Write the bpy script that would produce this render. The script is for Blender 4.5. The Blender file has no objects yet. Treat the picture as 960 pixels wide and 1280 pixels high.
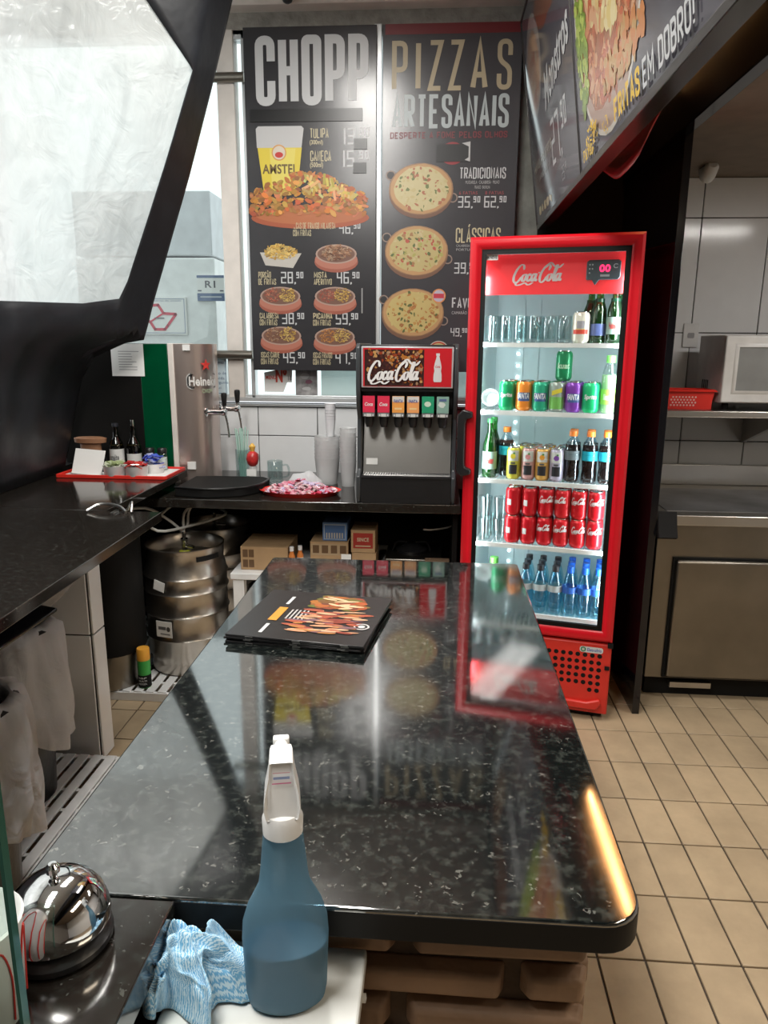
import bpy, math, random
import numpy as np
from mathutils import Vector, Matrix, noise
R = math.radians
random.seed(7)
S = bpy.context.scene
COL = S.collection

# ------------------------------------------------------------------ camera
cam = bpy.data.cameras.new('camera'); camo = bpy.data.objects.new('camera', cam); COL.objects.link(camo)
pitch, yaw, roll = R(13.0), R(4.0), R(0.45)
hd = Vector((-math.sin(yaw), math.cos(yaw), 0)); rt = Vector((math.cos(yaw), math.sin(yaw), 0)); up = Vector((0, 0, 1))
fwd = hd*math.cos(pitch) - up*math.sin(pitch); cu = hd*math.sin(pitch) + up*math.cos(pitch)
rr = rt*math.cos(roll) + cu*math.sin(roll); uu = cu*math.cos(roll) - rt*math.sin(roll)
mw = Matrix((rr, uu, -fwd)).transposed().to_4x4(); mw.translation = Vector((0, 0, 1.55))
camo.matrix_world = mw
cam.sensor_fit = 'VERTICAL'; cam.sensor_height = 32; cam.lens = 910/1280*32; cam.clip_start = .02
S.camera = camo

# ------------------------------------------------------------------ world, exposure, lamps
W = bpy.data.worlds.new('sky'); S.world = W; W.use_nodes = True
W.node_tree.nodes['Background'].inputs[0].default_value = (.93, .98, 1.0, 1)
W.node_tree.nodes['Background'].inputs[1].default_value = 1.45
S.view_settings.view_transform = 'Standard'; S.view_settings.look = 'None'
S.view_settings.exposure = 0.0; S.view_settings.gamma = 1.0; S.view_settings.use_curve_mapping = False
try:
    S.cycles.use_denoising = True
    S.cycles.max_bounces = 12; S.cycles.transparent_max_bounces = 32; S.cycles.sample_clamp_indirect = 6
    S.cycles.caustics_reflective = False; S.cycles.caustics_refractive = False
except Exception: pass
def lamp(name, loc, rot, size, energy, color, sy=None):
    l = bpy.data.lights.new(name, 'AREA'); l.energy = energy; l.color = color; l.shape = 'RECTANGLE'
    l.size = size; l.size_y = sy or size
    o = bpy.data.objects.new(name, l); COL.objects.link(o); o.location = loc; o.rotation_euler = rot
    return o
lamp('ceiling_lamp_light', (-.45, 2.2, 3.04), (0, 0, 0), .3, 44, (1, .97, .92), 1.3)
lamp('ceiling_lamp_light', (-.65, .35, 3.04), (0, 0, 0), .3, 60, (1, .97, .92), 1.3)  # unseen fill lamp, added to brighten the bins and left bar
lamp('kitchen_lamp_light', (1.75, 2.3, 2.30), (0, 0, 0), .6, 13, (1, .96, .91), .2)
lamp('warm_tube_light', (.82, 2.94, 2.555), (0, 0, 0), .015, 1.3, (1, .50, .18), .8)
lamp('passage_fill_light', (1.3, .4, 2.31), (0, 0, 0), .3, 15, (1, .84, .64), 1.0)  # unseen fill lamp, added to brighten the passage floor

# ------------------------------------------------------------------ mesh builder
class MB:
    def __init__(s): s.v = []; s.f = []; s.c = []
    def add(s, vs, fs, col=None, M=None):
        b = len(s.v)
        s.v += [tuple(M @ Vector(p)) if M is not None else tuple(p) for p in vs]
        s.f += [tuple(i+b for i in f) for f in fs]; s.c += [col]*len(fs); return s
    def box(s, x0, x1, y0, y1, z0, z1, col=None, M=None):
        v = [(x0,y0,z0),(x1,y0,z0),(x1,y1,z0),(x0,y1,z0),(x0,y0,z1),(x1,y0,z1),(x1,y1,z1),(x0,y1,z1)]
        return s.add(v, [(0,3,2,1),(4,5,6,7),(0,1,5,4),(1,2,6,5),(2,3,7,6),(3,0,4,7)], col, M)
    def lathe(s, prof, n=20, c=(0,0,0), sx=1, sy=1, col=None, M=None, cap=True, shear=(0,0)):
        v = []; f = []
        for r, z in prof:
            for k in range(n):
                a = 2*math.pi*k/n; v.append((c[0]+r*sx*math.cos(a)+shear[0]*z, c[1]+r*sy*math.sin(a)+shear[1]*z, c[2]+z))
        for i in range(len(prof)-1):
            for k in range(n):
                k2 = (k+1) % n; f.append((i*n+k, i*n+k2, (i+1)*n+k2, (i+1)*n+k))
        if cap:
            if prof[0][0] > 1e-5: f.append(tuple(range(n-1, -1, -1)))
            if prof[-1][0] > 1e-5: f.append(tuple((len(prof)-1)*n+k for k in range(n)))
        return s.add(v, f, col, M)
    def cyl(s, a, b, r, n=12, r2=None, col=None):
        a = Vector(a); b = Vector(b); d = b-a; L = d.length
        q = Vector((0,0,1)).rotation_difference(d.normalized()).to_matrix().to_4x4(); q.translation = a
        return s.lathe([(r, 0), (r if r2 is None else r2, L)], n, M=q, col=col)
    def tube(s, pts, r, n=8, col=None, smooth=4):
        pts = spline(pts, smooth) if smooth > 1 else [Vector(p) for p in pts]
        v = []; f = []; nrm = None
        for i, p in enumerate(pts):
            t = (pts[min(i+1, len(pts)-1)]-pts[max(i-1, 0)]).normalized()
            if nrm is None: nrm = t.orthogonal().normalized()
            nrm = (nrm - t*nrm.dot(t)).normalized(); b = t.cross(nrm)
            for k in range(n):
                a = 2*math.pi*k/n; v.append(tuple(p+(nrm*math.cos(a)+b*math.sin(a))*r))
        for i in range(len(pts)-1):
            for k in range(n):
                k2 = (k+1) % n; f.append((i*n+k, i*n+k2, (i+1)*n+k2, (i+1)*n+k))
        f.append(tuple(range(n-1, -1, -1))); f.append(tuple((len(pts)-1)*n+k for k in range(n)))
        return s.add(v, f, col)
    def prism(s, poly, y0, y1, col=None, M=None, axis='y'):
        n = len(poly)
        if axis == 'y': v = [(x, y0, z) for x, z in poly]+[(x, y1, z) for x, z in poly]
        elif axis == 'z': v = [(x, y, y0) for x, y in poly]+[(x, y, y1) for x, y in poly]
        else: v = [(y0, x, z) for x, z in poly]+[(y1, x, z) for x, z in poly]
        f = [tuple(range(n)), tuple(range(2*n-1, n-1, -1))]+[(i, i+n, (i+1) % n+n, (i+1) % n) for i in range(n)]
        return s.add(v, f, col, M)
    # flat print in the x-z plane, seen from -y
    def flat(s, poly, y, col, M=None): return s.add([(x, y, z) for x, z in poly], [tuple(range(len(poly)))], col, M)
    def disc(s, cx, cz, rx, rz, y, col, n=24, rot=0, jit=0):
        p = []
        for k in range(n):
            a = 2*math.pi*k/n; j = 1+random.uniform(-jit, jit); x = rx*j*math.cos(a); z = rz*j*math.sin(a)
            p.append((cx+x*math.cos(rot)-z*math.sin(rot), cz+x*math.sin(rot)+z*math.cos(rot)))
        return s.flat(p, y, col)
    def rect(s, x0, x1, z0, z1, y, col): return s.flat([(x0,z0),(x1,z0),(x1,z1),(x0,z1)], y, col)

def spline(pts, k=6):
    P = [Vector(p) for p in pts]; P = [P[0]*2-P[1]]+P+[P[-1]*2-P[-2]]; out = []
    for i in range(1, len(P)-2):
        a, b, c, d = P[i-1], P[i], P[i+1], P[i+2]
        for j in range(k):
            t = j/k
            out.append(.5*((2*b)+(c-a)*t+(2*a-5*b+4*c-d)*t*t+(3*b-a-3*c+d)*t**3))
    out.append(P[-2]); return out

def obj(name, mb, mat, parent=None, bevel=0, smooth=True, seg=2, ang=40, M=None, sub=0, solid=0):
    me = bpy.data.meshes.new(name); me.from_pydata(mb.v, [], mb.f)
    if any(c is not None for c in mb.c):
        at = me.color_attributes.new('Col', 'FLOAT_COLOR', 'CORNER'); arr = []
        for p, c in zip(me.polygons, mb.c): arr += list((c or (.5,.5,.5))[:3]+(1,))*p.loop_total
        at.data.foreach_set('color', arr)
    me.materials.append(mat)
    if smooth:
        me.shade_smooth(); me.set_sharp_from_angle(angle=R(ang))
    me.update()
    o = bpy.data.objects.new(name, me); COL.objects.link(o)
    if parent is not None: o.parent = parent
    if M is not None: o.matrix_local = M
    if solid:
        m = o.modifiers.new('solid', 'SOLIDIFY'); m.thickness = solid
    if bevel:
        m = o.modifiers.new('bevel', 'BEVEL'); m.width = bevel; m.segments = seg; m.limit_method = 'ANGLE'; m.angle_limit = R(40)
    if sub:
        m = o.modifiers.new('sub', 'SUBSURF'); m.levels = sub; m.render_levels = sub
    return o
def tag(o, label=None, cat=None, group=None, kind=None):
    if label: o['label'] = label
    if cat: o['category'] = cat
    if group: o['group'] = group
    if kind: o['kind'] = kind
    return o
def thing(name, label, cat, loc=(0,0,0), rz=0, group=None, M=None):
    o = bpy.data.objects.new(name, None); o.empty_display_size = .05; COL.objects.link(o)
    if M is not None: o.matrix_world = M
    else: o.location = loc; o.rotation_euler = (0, 0, rz)
    return tag(o, label, cat, group)
def dup(root, loc=None, rz=None, label=None, parent=None):
    r = root.copy(); COL.objects.link(r)
    if loc is not None: r.location = loc
    if rz is not None: r.rotation_euler = (0, 0, rz)
    if label: r['label'] = label
    for ch in root.children:
        c = ch.copy(); COL.objects.link(c); c.parent = r
        for g in ch.children:
            d = g.copy(); COL.objects.link(d); d.parent = c
    return r

# ------------------------------------------------------------------ materials
MATS = {}
def mat(name, color, rough=.5, metal=0, var=.08, scale=12, bump=.0, bscale=60, ior=1.5, emit=None, estr=0, coat=0, trans=0, spec=None, alpha=1, rnd=0):
    if name in MATS: return MATS[name]
    m = bpy.data.materials.new(name); m.use_nodes = True; nt = m.node_tree; N = nt.nodes; L = nt.links
    b = N['Principled BSDF']
    b.inputs['Roughness'].default_value = rough; b.inputs['Metallic'].default_value = metal; b.inputs['IOR'].default_value = ior
    b.inputs['Coat Weight'].default_value = coat; b.inputs['Transmission Weight'].default_value = trans; b.inputs['Alpha'].default_value = alpha
    tc = N.new('ShaderNodeTexCoord'); no = N.new('ShaderNodeTexNoise'); no.inputs['Scale'].default_value = scale; no.inputs['Detail'].default_value = 4
    L.new(tc.outputs['Object'], no.inputs['Vector'])
    rp = N.new('ShaderNodeValToRGB'); c = color
    rp.color_ramp.elements[0].position = .3; rp.color_ramp.elements[1].position = .7
    rp.color_ramp.elements[0].color = (c[0]*(1-var), c[1]*(1-var), c[2]*(1-var), 1)
    rp.color_ramp.elements[1].color = (min(1, c[0]*(1+var)), min(1, c[1]*(1+var)), min(1, c[2]*(1+var)), 1)
    L.new(no.outputs['Fac'], rp.inputs['Fac']); out = rp.outputs['Color']
    if rnd:
        oi = N.new('ShaderNodeObjectInfo'); mr = N.new('ShaderNodeMapRange'); mr.inputs['To Min'].default_value = 1-rnd; mr.inputs['To Max'].default_value = 1+rnd
        L.new(oi.outputs['Random'], mr.inputs['Value']); hs = N.new('ShaderNodeHueSaturation'); L.new(mr.outputs['Result'], hs.inputs['Value']); L.new(out, hs.inputs['Color']); out = hs.outputs['Color']
    L.new(out, b.inputs['Base Color'])
    if bump:
        n2 = N.new('ShaderNodeTexNoise'); n2.inputs['Scale'].default_value = bscale; L.new(tc.outputs['Object'], n2.inputs['Vector'])
        bp = N.new('ShaderNodeBump'); bp.inputs['Strength'].default_value = bump; bp.inputs['Distance'].default_value = .01
        L.new(n2.outputs['Fac'], bp.inputs['Height']); L.new(bp.outputs['Normal'], b.inputs['Normal'])
    if emit: b.inputs['Emission Color'].default_value = (*emit, 1); b.inputs['Emission Strength'].default_value = estr
    MATS[name] = m; return m
def printmat(name, rough=.35, coat=0, ior=1.5, dim=.85):
    m = mat(name, (.5, .5, .5), rough, coat=coat, ior=ior); nt = m.node_tree
    a = nt.nodes.new('ShaderNodeAttribute'); a.attribute_name = 'Col'
    h = nt.nodes.new('ShaderNodeHueSaturation'); h.inputs['Value'].default_value = dim; nt.links.new(a.outputs['Color'], h.inputs['Color'])
    nt.links.new(h.outputs['Color'], nt.nodes['Principled BSDF'].inputs['Base Color']); return m
def glassmat(name, tint=(1,1,1), gloss=.12, rough=.02, frost=0, frostcol=(.9,.9,.9), wr=0, edge=1.0, dirt=0):
    m = bpy.data.materials.new(name); m.use_nodes = True; nt = m.node_tree; N = nt.nodes; L = nt.links
    N.remove(N['Principled BSDF']); out = N['Material Output']
    tr = N.new('ShaderNodeBsdfTransparent'); tr.inputs[0].default_value = (*tint, 1)
    gl = N.new('ShaderNodeBsdfGlossy'); gl.inputs['Roughness'].default_value = rough
    lw = N.new('ShaderNodeLayerWeight'); lw.inputs['Blend'].default_value = .25
    mm = N.new('ShaderNodeMath'); mm.operation = 'MULTIPLY_ADD'; mm.inputs[1].default_value = edge*.6; mm.inputs[2].default_value = gloss; mm.use_clamp = True
    L.new(lw.outputs['Facing'], mm.inputs[0])
    p3 = N.new('ShaderNodeMath'); p3.operation = 'POWER'; p3.inputs[1].default_value = 2.5; L.new(lw.outputs['Facing'], p3.inputs[0]); L.new(p3.outputs[0], mm.inputs[0])
    mx = N.new('ShaderNodeMixShader'); L.new(mm.outputs[0], mx.inputs[0]); L.new(tr.outputs[0], mx.inputs[1]); L.new(gl.outputs[0], mx.inputs[2])
    last = mx
    tc = N.new('ShaderNodeTexCoord')
    if frost:
        df = N.new('ShaderNodeBsdfDiffuse'); tl = N.new('ShaderNodeBsdfTranslucent'); ad = N.new('ShaderNodeMixShader'); ad.inputs[0].default_value = .5
        df.inputs[0].default_value = (*frostcol, 1); tl.inputs[0].default_value = (*frostcol, 1)
        L.new(df.outputs[0], ad.inputs[1]); L.new(tl.outputs[0], ad.inputs[2])
        m2 = N.new('ShaderNodeMixShader'); m2.inputs[0].default_value = frost
        no = N.new('ShaderNodeTexNoise'); no.inputs['Scale'].default_value = 3; no.inputs['Detail'].default_value = 8; L.new(tc.outputs['Object'], no.inputs['Vector'])
        mr = N.new('ShaderNodeMapRange'); mr.inputs['From Min'].default_value = .3; mr.inputs['From Max'].default_value = .7; mr.inputs['To Min'].default_value = frost*.85; mr.inputs['To Max'].default_value = min(1, frost*1.15)
        L.new(no.outputs['Fac'], mr.inputs['Value']); L.new(mr.outputs['Result'], m2.inputs[0])
        if dirt:
            mp = N.new('ShaderNodeMapping'); mp.inputs['Scale'].default_value = (1, 6, 2.2); L.new(tc.outputs['Object'], mp.inputs[0]); n5 = N.new('ShaderNodeTexNoise'); n5.inputs['Scale'].default_value = 1.6; n5.inputs['Detail'].default_value = 10; n5.inputs['Distortion'].default_value = 1.2; L.new(mp.outputs[0], n5.inputs['Vector'])
            r5 = N.new('ShaderNodeValToRGB'); r5.color_ramp.elements[0].position = .32; r5.color_ramp.elements[0].color = tuple(q*(1-dirt) for q in frostcol)+(1,); r5.color_ramp.elements[1].position = .55; r5.color_ramp.elements[1].color = (*frostcol, 1)
            L.new(n5.outputs['Fac'], r5.inputs['Fac']); L.new(r5.outputs['Color'], df.inputs[0]); L.new(r5.outputs['Color'], tl.inputs[0])
        L.new(mx.outputs[0], m2.inputs[1]); L.new(ad.outputs[0], m2.inputs[2]); last = m2
    if wr:
        n2 = N.new('ShaderNodeTexNoise'); n2.inputs['Scale'].default_value = 9; n2.inputs['Detail'].default_value = 3; n2.inputs['Distortion'].default_value = 1.5; L.new(tc.outputs['Object'], n2.inputs['Vector'])
        bp = N.new('ShaderNodeBump'); bp.inputs['Strength'].default_value = wr; bp.inputs['Distance'].default_value = .02
        L.new(n2.outputs['Fac'], bp.inputs['Height']); L.new(bp.outputs['Normal'], gl.inputs['Normal'])
        if frost: L.new(bp.outputs['Normal'], df.inputs['Normal'])
    L.new(last.outputs[0], out.inputs[0]); MATS[name] = m; return m
def granite(name, base=(.006, .008, .008), ior=3.1, fleck=.085, rough=.045):
    m = mat(name, base, rough, ior=ior); nt = m.node_tree; N = nt.nodes; L = nt.links; b = N['Principled BSDF']
    tc = N.new('ShaderNodeTexCoord')
    v = N.new('ShaderNodeTexVoronoi'); v.inputs['Scale'].default_value = 60; L.new(tc.outputs['Object'], v.inputs['Vector'])
    no = N.new('ShaderNodeTexNoise'); no.inputs['Scale'].default_value = 60; no.inputs['Detail'].default_value = 6; no.inputs['Roughness'].default_value = .7; L.new(tc.outputs['Object'], no.inputs['Vector'])
    r1 = N.new('ShaderNodeValToRGB'); r1.color_ramp.elements[0].position = .50; r1.color_ramp.elements[0].color = (*base, 1)
    r1.color_ramp.elements[1].position = .74; r1.color_ramp.elements[1].color = (fleck*.75, fleck*.85, fleck*.75, 1); L.new(no.outputs['Fac'], r1.inputs['Fac'])
    gm = N.new('ShaderNodeSeparateColor'); L.new(v.outputs['Color'], gm.inputs[0])
    g2 = N.new('ShaderNodeMath'); g2.operation = 'GREATER_THAN'; g2.inputs[1].default_value = .72; L.new(gm.outputs[0], g2.inputs[0])
    n6 = N.new('ShaderNodeTexNoise'); n6.inputs['Scale'].default_value = 150; n6.inputs['Detail'].default_value = 2; n6.inputs['Distortion'].default_value = .6; L.new(tc.outputs['Object'], n6.inputs['Vector']); d2 = N.new('ShaderNodeMath'); d2.operation = 'GREATER_THAN'; d2.inputs[1].default_value = .645; L.new(n6.outputs['Fac'], d2.inputs[0])
    mu = N.new('ShaderNodeMath'); mu.operation = 'MULTIPLY'; L.new(g2.outputs[0], mu.inputs[0]); L.new(d2.outputs[0], mu.inputs[1])
    mx = N.new('ShaderNodeMix'); mx.data_type = 'RGBA'; L.new(mu.outputs[0], mx.inputs[0]); L.new(r1.outputs['Color'], mx.inputs[6]); mx.inputs[7].default_value = (fleck*1.5, fleck*1.5, fleck*1.35, 1)
    L.new(mx.outputs[2], b.inputs['Base Color'])
    n3 = N.new('ShaderNodeTexNoise'); n3.inputs['Scale'].default_value = 5; n3.inputs['Detail'].default_value = 5; L.new(tc.outputs['Object'], n3.inputs['Vector'])
    mr = N.new('ShaderNodeMapRange'); mr.inputs['From Min'].default_value = .35; mr.inputs['From Max'].default_value = .75; mr.inputs['To Min'].default_value = rough; mr.inputs['To Max'].default_value = rough*2.2
    L.new(n3.outputs['Fac'], mr.inputs['Value']); L.new(mr.outputs['Result'], b.inputs['Roughness'])
    return m

m_black = mat('black_plastic', (.012, .012, .013), .35, bump=.1)
m_blackgloss = mat('black_gloss_panel', (.006, .006, .008), .12)
m_blackmatt = mat('black_matt', (.007, .007, .007), .7, ior=1.3)
m_dark = mat('black_and_shade_paint', (.009, .0085, .008), .9, ior=1.15)
m_white = mat('white_plastic', (.78, .78, .77), .35)
m_whitem = mat('white_metal_paint', (.80, .81, .80), .3)
m_tile = mat('white_wall_tile', (.84, .85, .86), .12, var=.02, rnd=.03)
m_grout = mat('dark_grout', (.03, .028, .026), .8, bump=.3)
m_concrete = mat('raw_concrete', (.30, .28, .25), .85, var=.25, scale=18, bump=.4)
m_ceil = mat('ceiling_paint', (.62, .61, .58), .7)
m_kceil = mat('kitchen_ceiling_paint', (.20, .155, .115), .7, var=.1)
m_floor = mat('beige_floor_tile', (.42, .32, .205), .38, var=.20, scale=6, bump=.06, bscale=25, rnd=.07)
_nt = m_floor.node_tree; _g = _nt.nodes.new('ShaderNodeNewGeometry')
for _n in _nt.nodes:
    if _n.type == 'TEX_NOISE' and abs(_n.inputs['Scale'].default_value-6) < .1:
        _nt.links.new(_g.outputs['Position'], _n.inputs['Vector']); _n.inputs['Scale'].default_value = 3.2; _n.inputs['Detail'].default_value = 9; _n.inputs['Roughness'].default_value = .65
m_fgrout = mat('floor_grout', (.055, .04, .028), .85, var=.4, scale=20)
m_steel = mat('brushed_steel', (.55, .54, .52), .28, 1, var=.06, scale=4, bump=.03, bscale=200)
m_steeld = mat('worn_steel', (.25, .23, .20), .34, 1, var=.12, scale=5)
m_keg = mat('keg_steel', (.50, .46, .41), .30, 1, var=.12, scale=9, bump=.05)
m_chrome = mat('chrome', (.8, .8, .8), .06, 1, var=.02)
m_red = mat('red_paint', (.62, .008, .018), .28, var=.04)
m_redp = mat('red_plastic', (.70, .03, .02), .35)
m_alu = mat('aluminium', (.72, .74, .75), .35, .6, var=.04)
m_edge = mat('black_stone_edge', (.006,.006,.006), .5, ior=1.3)
m_cream = mat('cream_frame_paint', (.72, .67, .62), .5)
m_brick = mat('brown_faux_brick', (.25, .155, .095), .62, var=.28, scale=9, bump=.35, bscale=45, rnd=.12)
m_mortar = mat('brown_mortar', (.085, .055, .035), .8, var=.2, bump=.4)
m_card = mat('cardboard', (.42, .27, .14), .75, var=.08)
m_paper = mat('white_paper', (.82, .82, .80), .7, var=.02)
m_green = mat('green_enamel', (.0, .06, .022), .15)
m_cable = mat('clear_hose', (.62, .62, .58), .35)
m_granite = granite('polished_dark_granite')
m_granite2 = granite('old_dark_granite', (.014, .011, .009), 1.85, .04, .08)
m_print = printmat('printed_film', .4)
m_printg = printmat('glossy_printed_film', .12, ior=1.6)
m_printb = printmat('board_printed_film', .12, ior=1.6, dim=.62)
m_wrinkle = mat('black_tarpaulin', (.014, .016, .02), .42, var=.2, bump=.25, bscale=14)
m_fridgein = mat('fridge_liner', (.66, .78, .80), .4, var=.02)
m_led = mat('led_white', (1, 1, 1), .5, emit=(.85, .97, 1), estr=14)
m_warm = mat('warm_tube', (1, .7, .4), .5, emit=(1, .40, .12), estr=9)
m_cool = mat('lit_tube', (1, 1, 1), .5, emit=(1, .97, .92), estr=9)
m_reddig = mat('red_digit', (.9, .02, .05), .5, emit=(1, .02, .12), estr=2.5)
g_door = glassmat('door_glass', (.97, .985, .98), .045, .01, edge=.5)
g_window = glassmat('window_glass', (.95, .99, .98), .04)
g_clear = glassmat('clear_glass', (.86, .92, .92), .10, .03)
g_pet = glassmat('clear_pet', (.72, .86, .92), .12, .05)
g_bluepet = glassmat('blue_pet', (.66, .88, .95), .12, .05)
g_greenb = glassmat('green_bottle_glass', (.16, .55, .20), .10, .04)
g_brown = glassmat('dark_bottle_glass', (.05, .03, .02), .10, .04)
g_vinyl = glassmat('clear_vinyl', (.9, .93, .93), .06, .12, frost=.78, frostcol=(.84, .87, .86), wr=.6, edge=.25, dirt=.18)
g_bag = glassmat('plastic_bag_film', (.95, .95, .95), .10, .25, frost=.93, frostcol=(.98, .98, 1.0), wr=.8)
g_cup = glassmat('translucent_cup', (.97, .97, .97), .06, .2, frost=.5, frostcol=(1, 1, 1))
g_spray = glassmat('blue_spray_bottle', (.45, .62, .72), .05, .2, frost=.55, frostcol=(.22, .38, .48))
g_sheet = glassmat('guard_glass', (.90, .97, .94), .03)

# ------------------------------------------------------------------ lettering
_T = {}
def tmesh(body, bold=0.0, shear=0):
    k = (body, bold, shear)
    if k in _T: return _T[k]
    cu_ = bpy.data.curves.new('t', 'FONT'); cu_.body = body; cu_.offset = bold; cu_.shear = shear; cu_.resolution_u = 5; cu_.space_character = 1.05
    o = bpy.data.objects.new('t', cu_); COL.objects.link(o)
    dg = bpy.context.evaluated_depsgraph_get(); me = bpy.data.meshes.new_from_object(o.evaluated_get(dg))
    v = [tuple(p.co) for p in me.vertices]; f = [tuple(p.vertices) for p in me.polygons]
    bpy.data.objects.remove(o); bpy.data.curves.remove(cu_); bpy.data.meshes.remove(me)
    _T[k] = (v, f); return _T[k]
def text(mb, body, x0, x1, z0, z1, y, col, bold=.0, shear=0, wrap=0, rot=0):
    """letters fitted to a rectangle in the x-z plane, seen from -y; wrap = radius of a can"""
    v, f = tmesh(body, bold, shear)
    if not v: return
    ax = min(p[0] for p in v); bx = max(p[0] for p in v); ay = min(p[1] for p in v); by = max(p[1] for p in v)
    if body in ('-',): ay, by = -.3, 1
    out = []; cx, cz = (x0+x1)/2, (z0+z1)/2
    for p in v:
        x = x0+(p[0]-ax)/(bx-ax)*(x1-x0); z = z0+(p[1]-ay)/max(1e-6, by-ay)*(z1-z0)
        if rot: x, z = cx+(x-cx)*math.cos(rot)-(z-cz)*math.sin(rot), cz+(x-cx)*math.sin(rot)+(z-cz)*math.cos(rot)
        if wrap: out.append((wrap*math.sin(x/wrap), -wrap*math.cos(x/wrap), z))
        else: out.append((x, y, z))
    mb.add(out, f, col)
GL = {'A':[[(0,0),(.5,1),(1,0)],[(.17,.28),(.83,.28)]],'B':[[(0,0),(0,1),(1,1,1),(1,.53,1),(0,.53)],[(0,.53),(1,.53,1),(1,0,1),(0,0)]],
'C':[[(1,.66),(1,1,1),(0,1,1),(0,0,1),(1,0,1),(1,.34)]],'D':[[(0,0),(0,1),(1,1,1),(1,0,1),(0,0)]],'E':[[(1,1),(0,1),(0,0),(1,0)],[(0,.5),(.8,.5)]],'F':[[(1,1),(0,1),(0,0)],[(0,.5),(.8,.5)]],
'G':[[(1,.7),(1,1,1),(0,1,1),(0,0,1),(1,0,1),(1,.45),(.5,.45)]],'H':[[(0,0),(0,1)],[(1,0),(1,1)],[(0,.5),(1,.5)]],'I':[[(.5,0),(.5,1)]],'L':[[(0,1),(0,0),(1,0)]],'J':[[(1,1),(1,0,1),(0,0,1),(0,.3)]],
'M':[[(0,0),(0,1),(.5,.3),(1,1),(1,0)]],'N':[[(0,0),(0,1),(1,0),(1,1)]],'O':[[(.5,1),(1,1,1),(1,0,1),(0,0,1),(0,1,1),(.5,1)]],'P':[[(0,0),(0,1),(1,1,1),(1,.42,1),(0,.42)]],
'Q':[[(.5,1),(1,1,1),(1,0,1),(0,0,1),(0,1,1),(.5,1)],[(.6,.2),(1.05,-.05)]],'R':[[(0,0),(0,1),(1,1,1),(1,.45,1),(0,.45)],[(.45,.45),(1,0)]],'S':[[(1,.7),(1,1,1),(0,1,1),(0,.6,1),(1,.42,1),(1,0,1),(0,0,1),(0,.3)]],
'T':[[(0,1),(1,1)],[(.5,1),(.5,0)]],'U':[[(0,1),(0,0,1),(1,0,1),(1,1)]],'V':[[(0,1),(.5,0),(1,1)]],'W':[[(0,1),(.25,0),(.5,.7),(.75,0),(1,1)]],'X':[[(0,0),(1,1)],[(0,1),(1,0)]],'Z':[[(0,1),(1,1),(0,0),(1,0)]],'!':[[(.5,1),(.5,.3)],[(.5,.12),(.5,0)]]}
GL['\u00c7'] = GL['C']+[[(.5,0),(.5,-.2),(.3,-.22)]]; GL['\u00c3'] = GL['A']+[[(.1,1.15),(.4,1.25),(.6,1.13),(.9,1.23)]]; GL['\u00c1'] = GL['A']+[[(.4,1.12),(.75,1.3)]]
def fillet(P, r):
    out = []
    for i, p in enumerate(P):
        q = Vector(p[:2])
        if len(p) > 2 and 0 < i < len(P)-1:
            a = Vector(P[i-1][:2]); b = Vector(P[i+1][:2]); rr_ = min(r, (a-q).length*.5, (b-q).length*.5)
            u, w = q+(a-q).normalized()*rr_, q+(b-q).normalized()*rr_
            for k in range(6):
                t = k/5; out.append(u*(1-t)**2*1.0+q*2*t*(1-t)+w*t*t)
        else: out.append(q)
    return out
def block(mb, s_, x0, x1, z0, z1, y, col, ratio=.3, rot=0):
    wt = [{'I':.42,'M':1.3,'W':1.4,' ':.55,'!':.42}.get(c, 1) for c in s_]; gap = .17
    u = (x1-x0)/(sum(wt)+gap*(len(s_)-1)); t = ratio*u; x = x0; h = z1-z0-t; cx, cz = (x0+x1)/2, (z0+z1)/2
    for c, w in zip(s_, wt):
        cw = w*u
        for st in GL.get(c, []):
            P = [(x+t/2+p[0]*(cw-t), z0+t/2+p[1]*h)+tuple(p[2:]) for p in st]; P = fillet(P, (cw-t)*.5); n = len(P); A = []; B = []
            cl = (P[0]-P[-1]).length < 1e-6
            for i in range(n):
                a = P[i-1] if i > 0 else (P[-2] if cl else None); b = P[i+1] if i < n-1 else (P[1] if cl else None)
                d1 = (P[i]-a).normalized() if a is not None and (P[i]-a).length > 1e-7 else None; d2 = (b-P[i]).normalized() if b is not None and (b-P[i]).length > 1e-7 else None
                d1 = d1 or d2; d2 = d2 or d1; m_ = (d1+d2); m_ = m_.normalized() if m_.length > 1e-6 else d1
                k = t/2/max(.45, m_.dot(d1)); nn = Vector((-m_.y, m_.x))*k; A.append(P[i]+nn); B.append(P[i]-nn)
            v = []
            for p in A+B:
                px, pz = p.x, p.y
                if rot: px, pz = cx+(px-cx)*math.cos(rot)-(pz-cz)*math.sin(rot), cz+(px-cx)*math.sin(rot)+(pz-cz)*math.cos(rot)
                v.append((px, y-.0003*len(mb.f)**.5-.00003*(len(v) % n), pz))
            mb.add(v, [(i, i+n, i+n+1, i+1) for i in range(n-1)], col)
        x += cw+gap*u
def letters(mb, s_, x0, x1, z0, z1, y, col, bold=.02, ratio=.3):
    if all(c in GL or c == ' ' for c in s_): block(mb, s_, x0, x1, z0, z1, y, col, ratio)
    else: text(mb, s_, x0, x1, z0, z1, y, col, bold)
def squash(mb, k=.3): mb.v = [(x, y*k, z) for x, y, z in mb.v]; return mb
SEG = {'0':'abcdef','1':'bc','2':'abged','3':'abgcd','4':'fgbc','5':'afgcd','6':'afgedc','7':'abc','8':'abcdefg','9':'abcdfg'}
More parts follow.
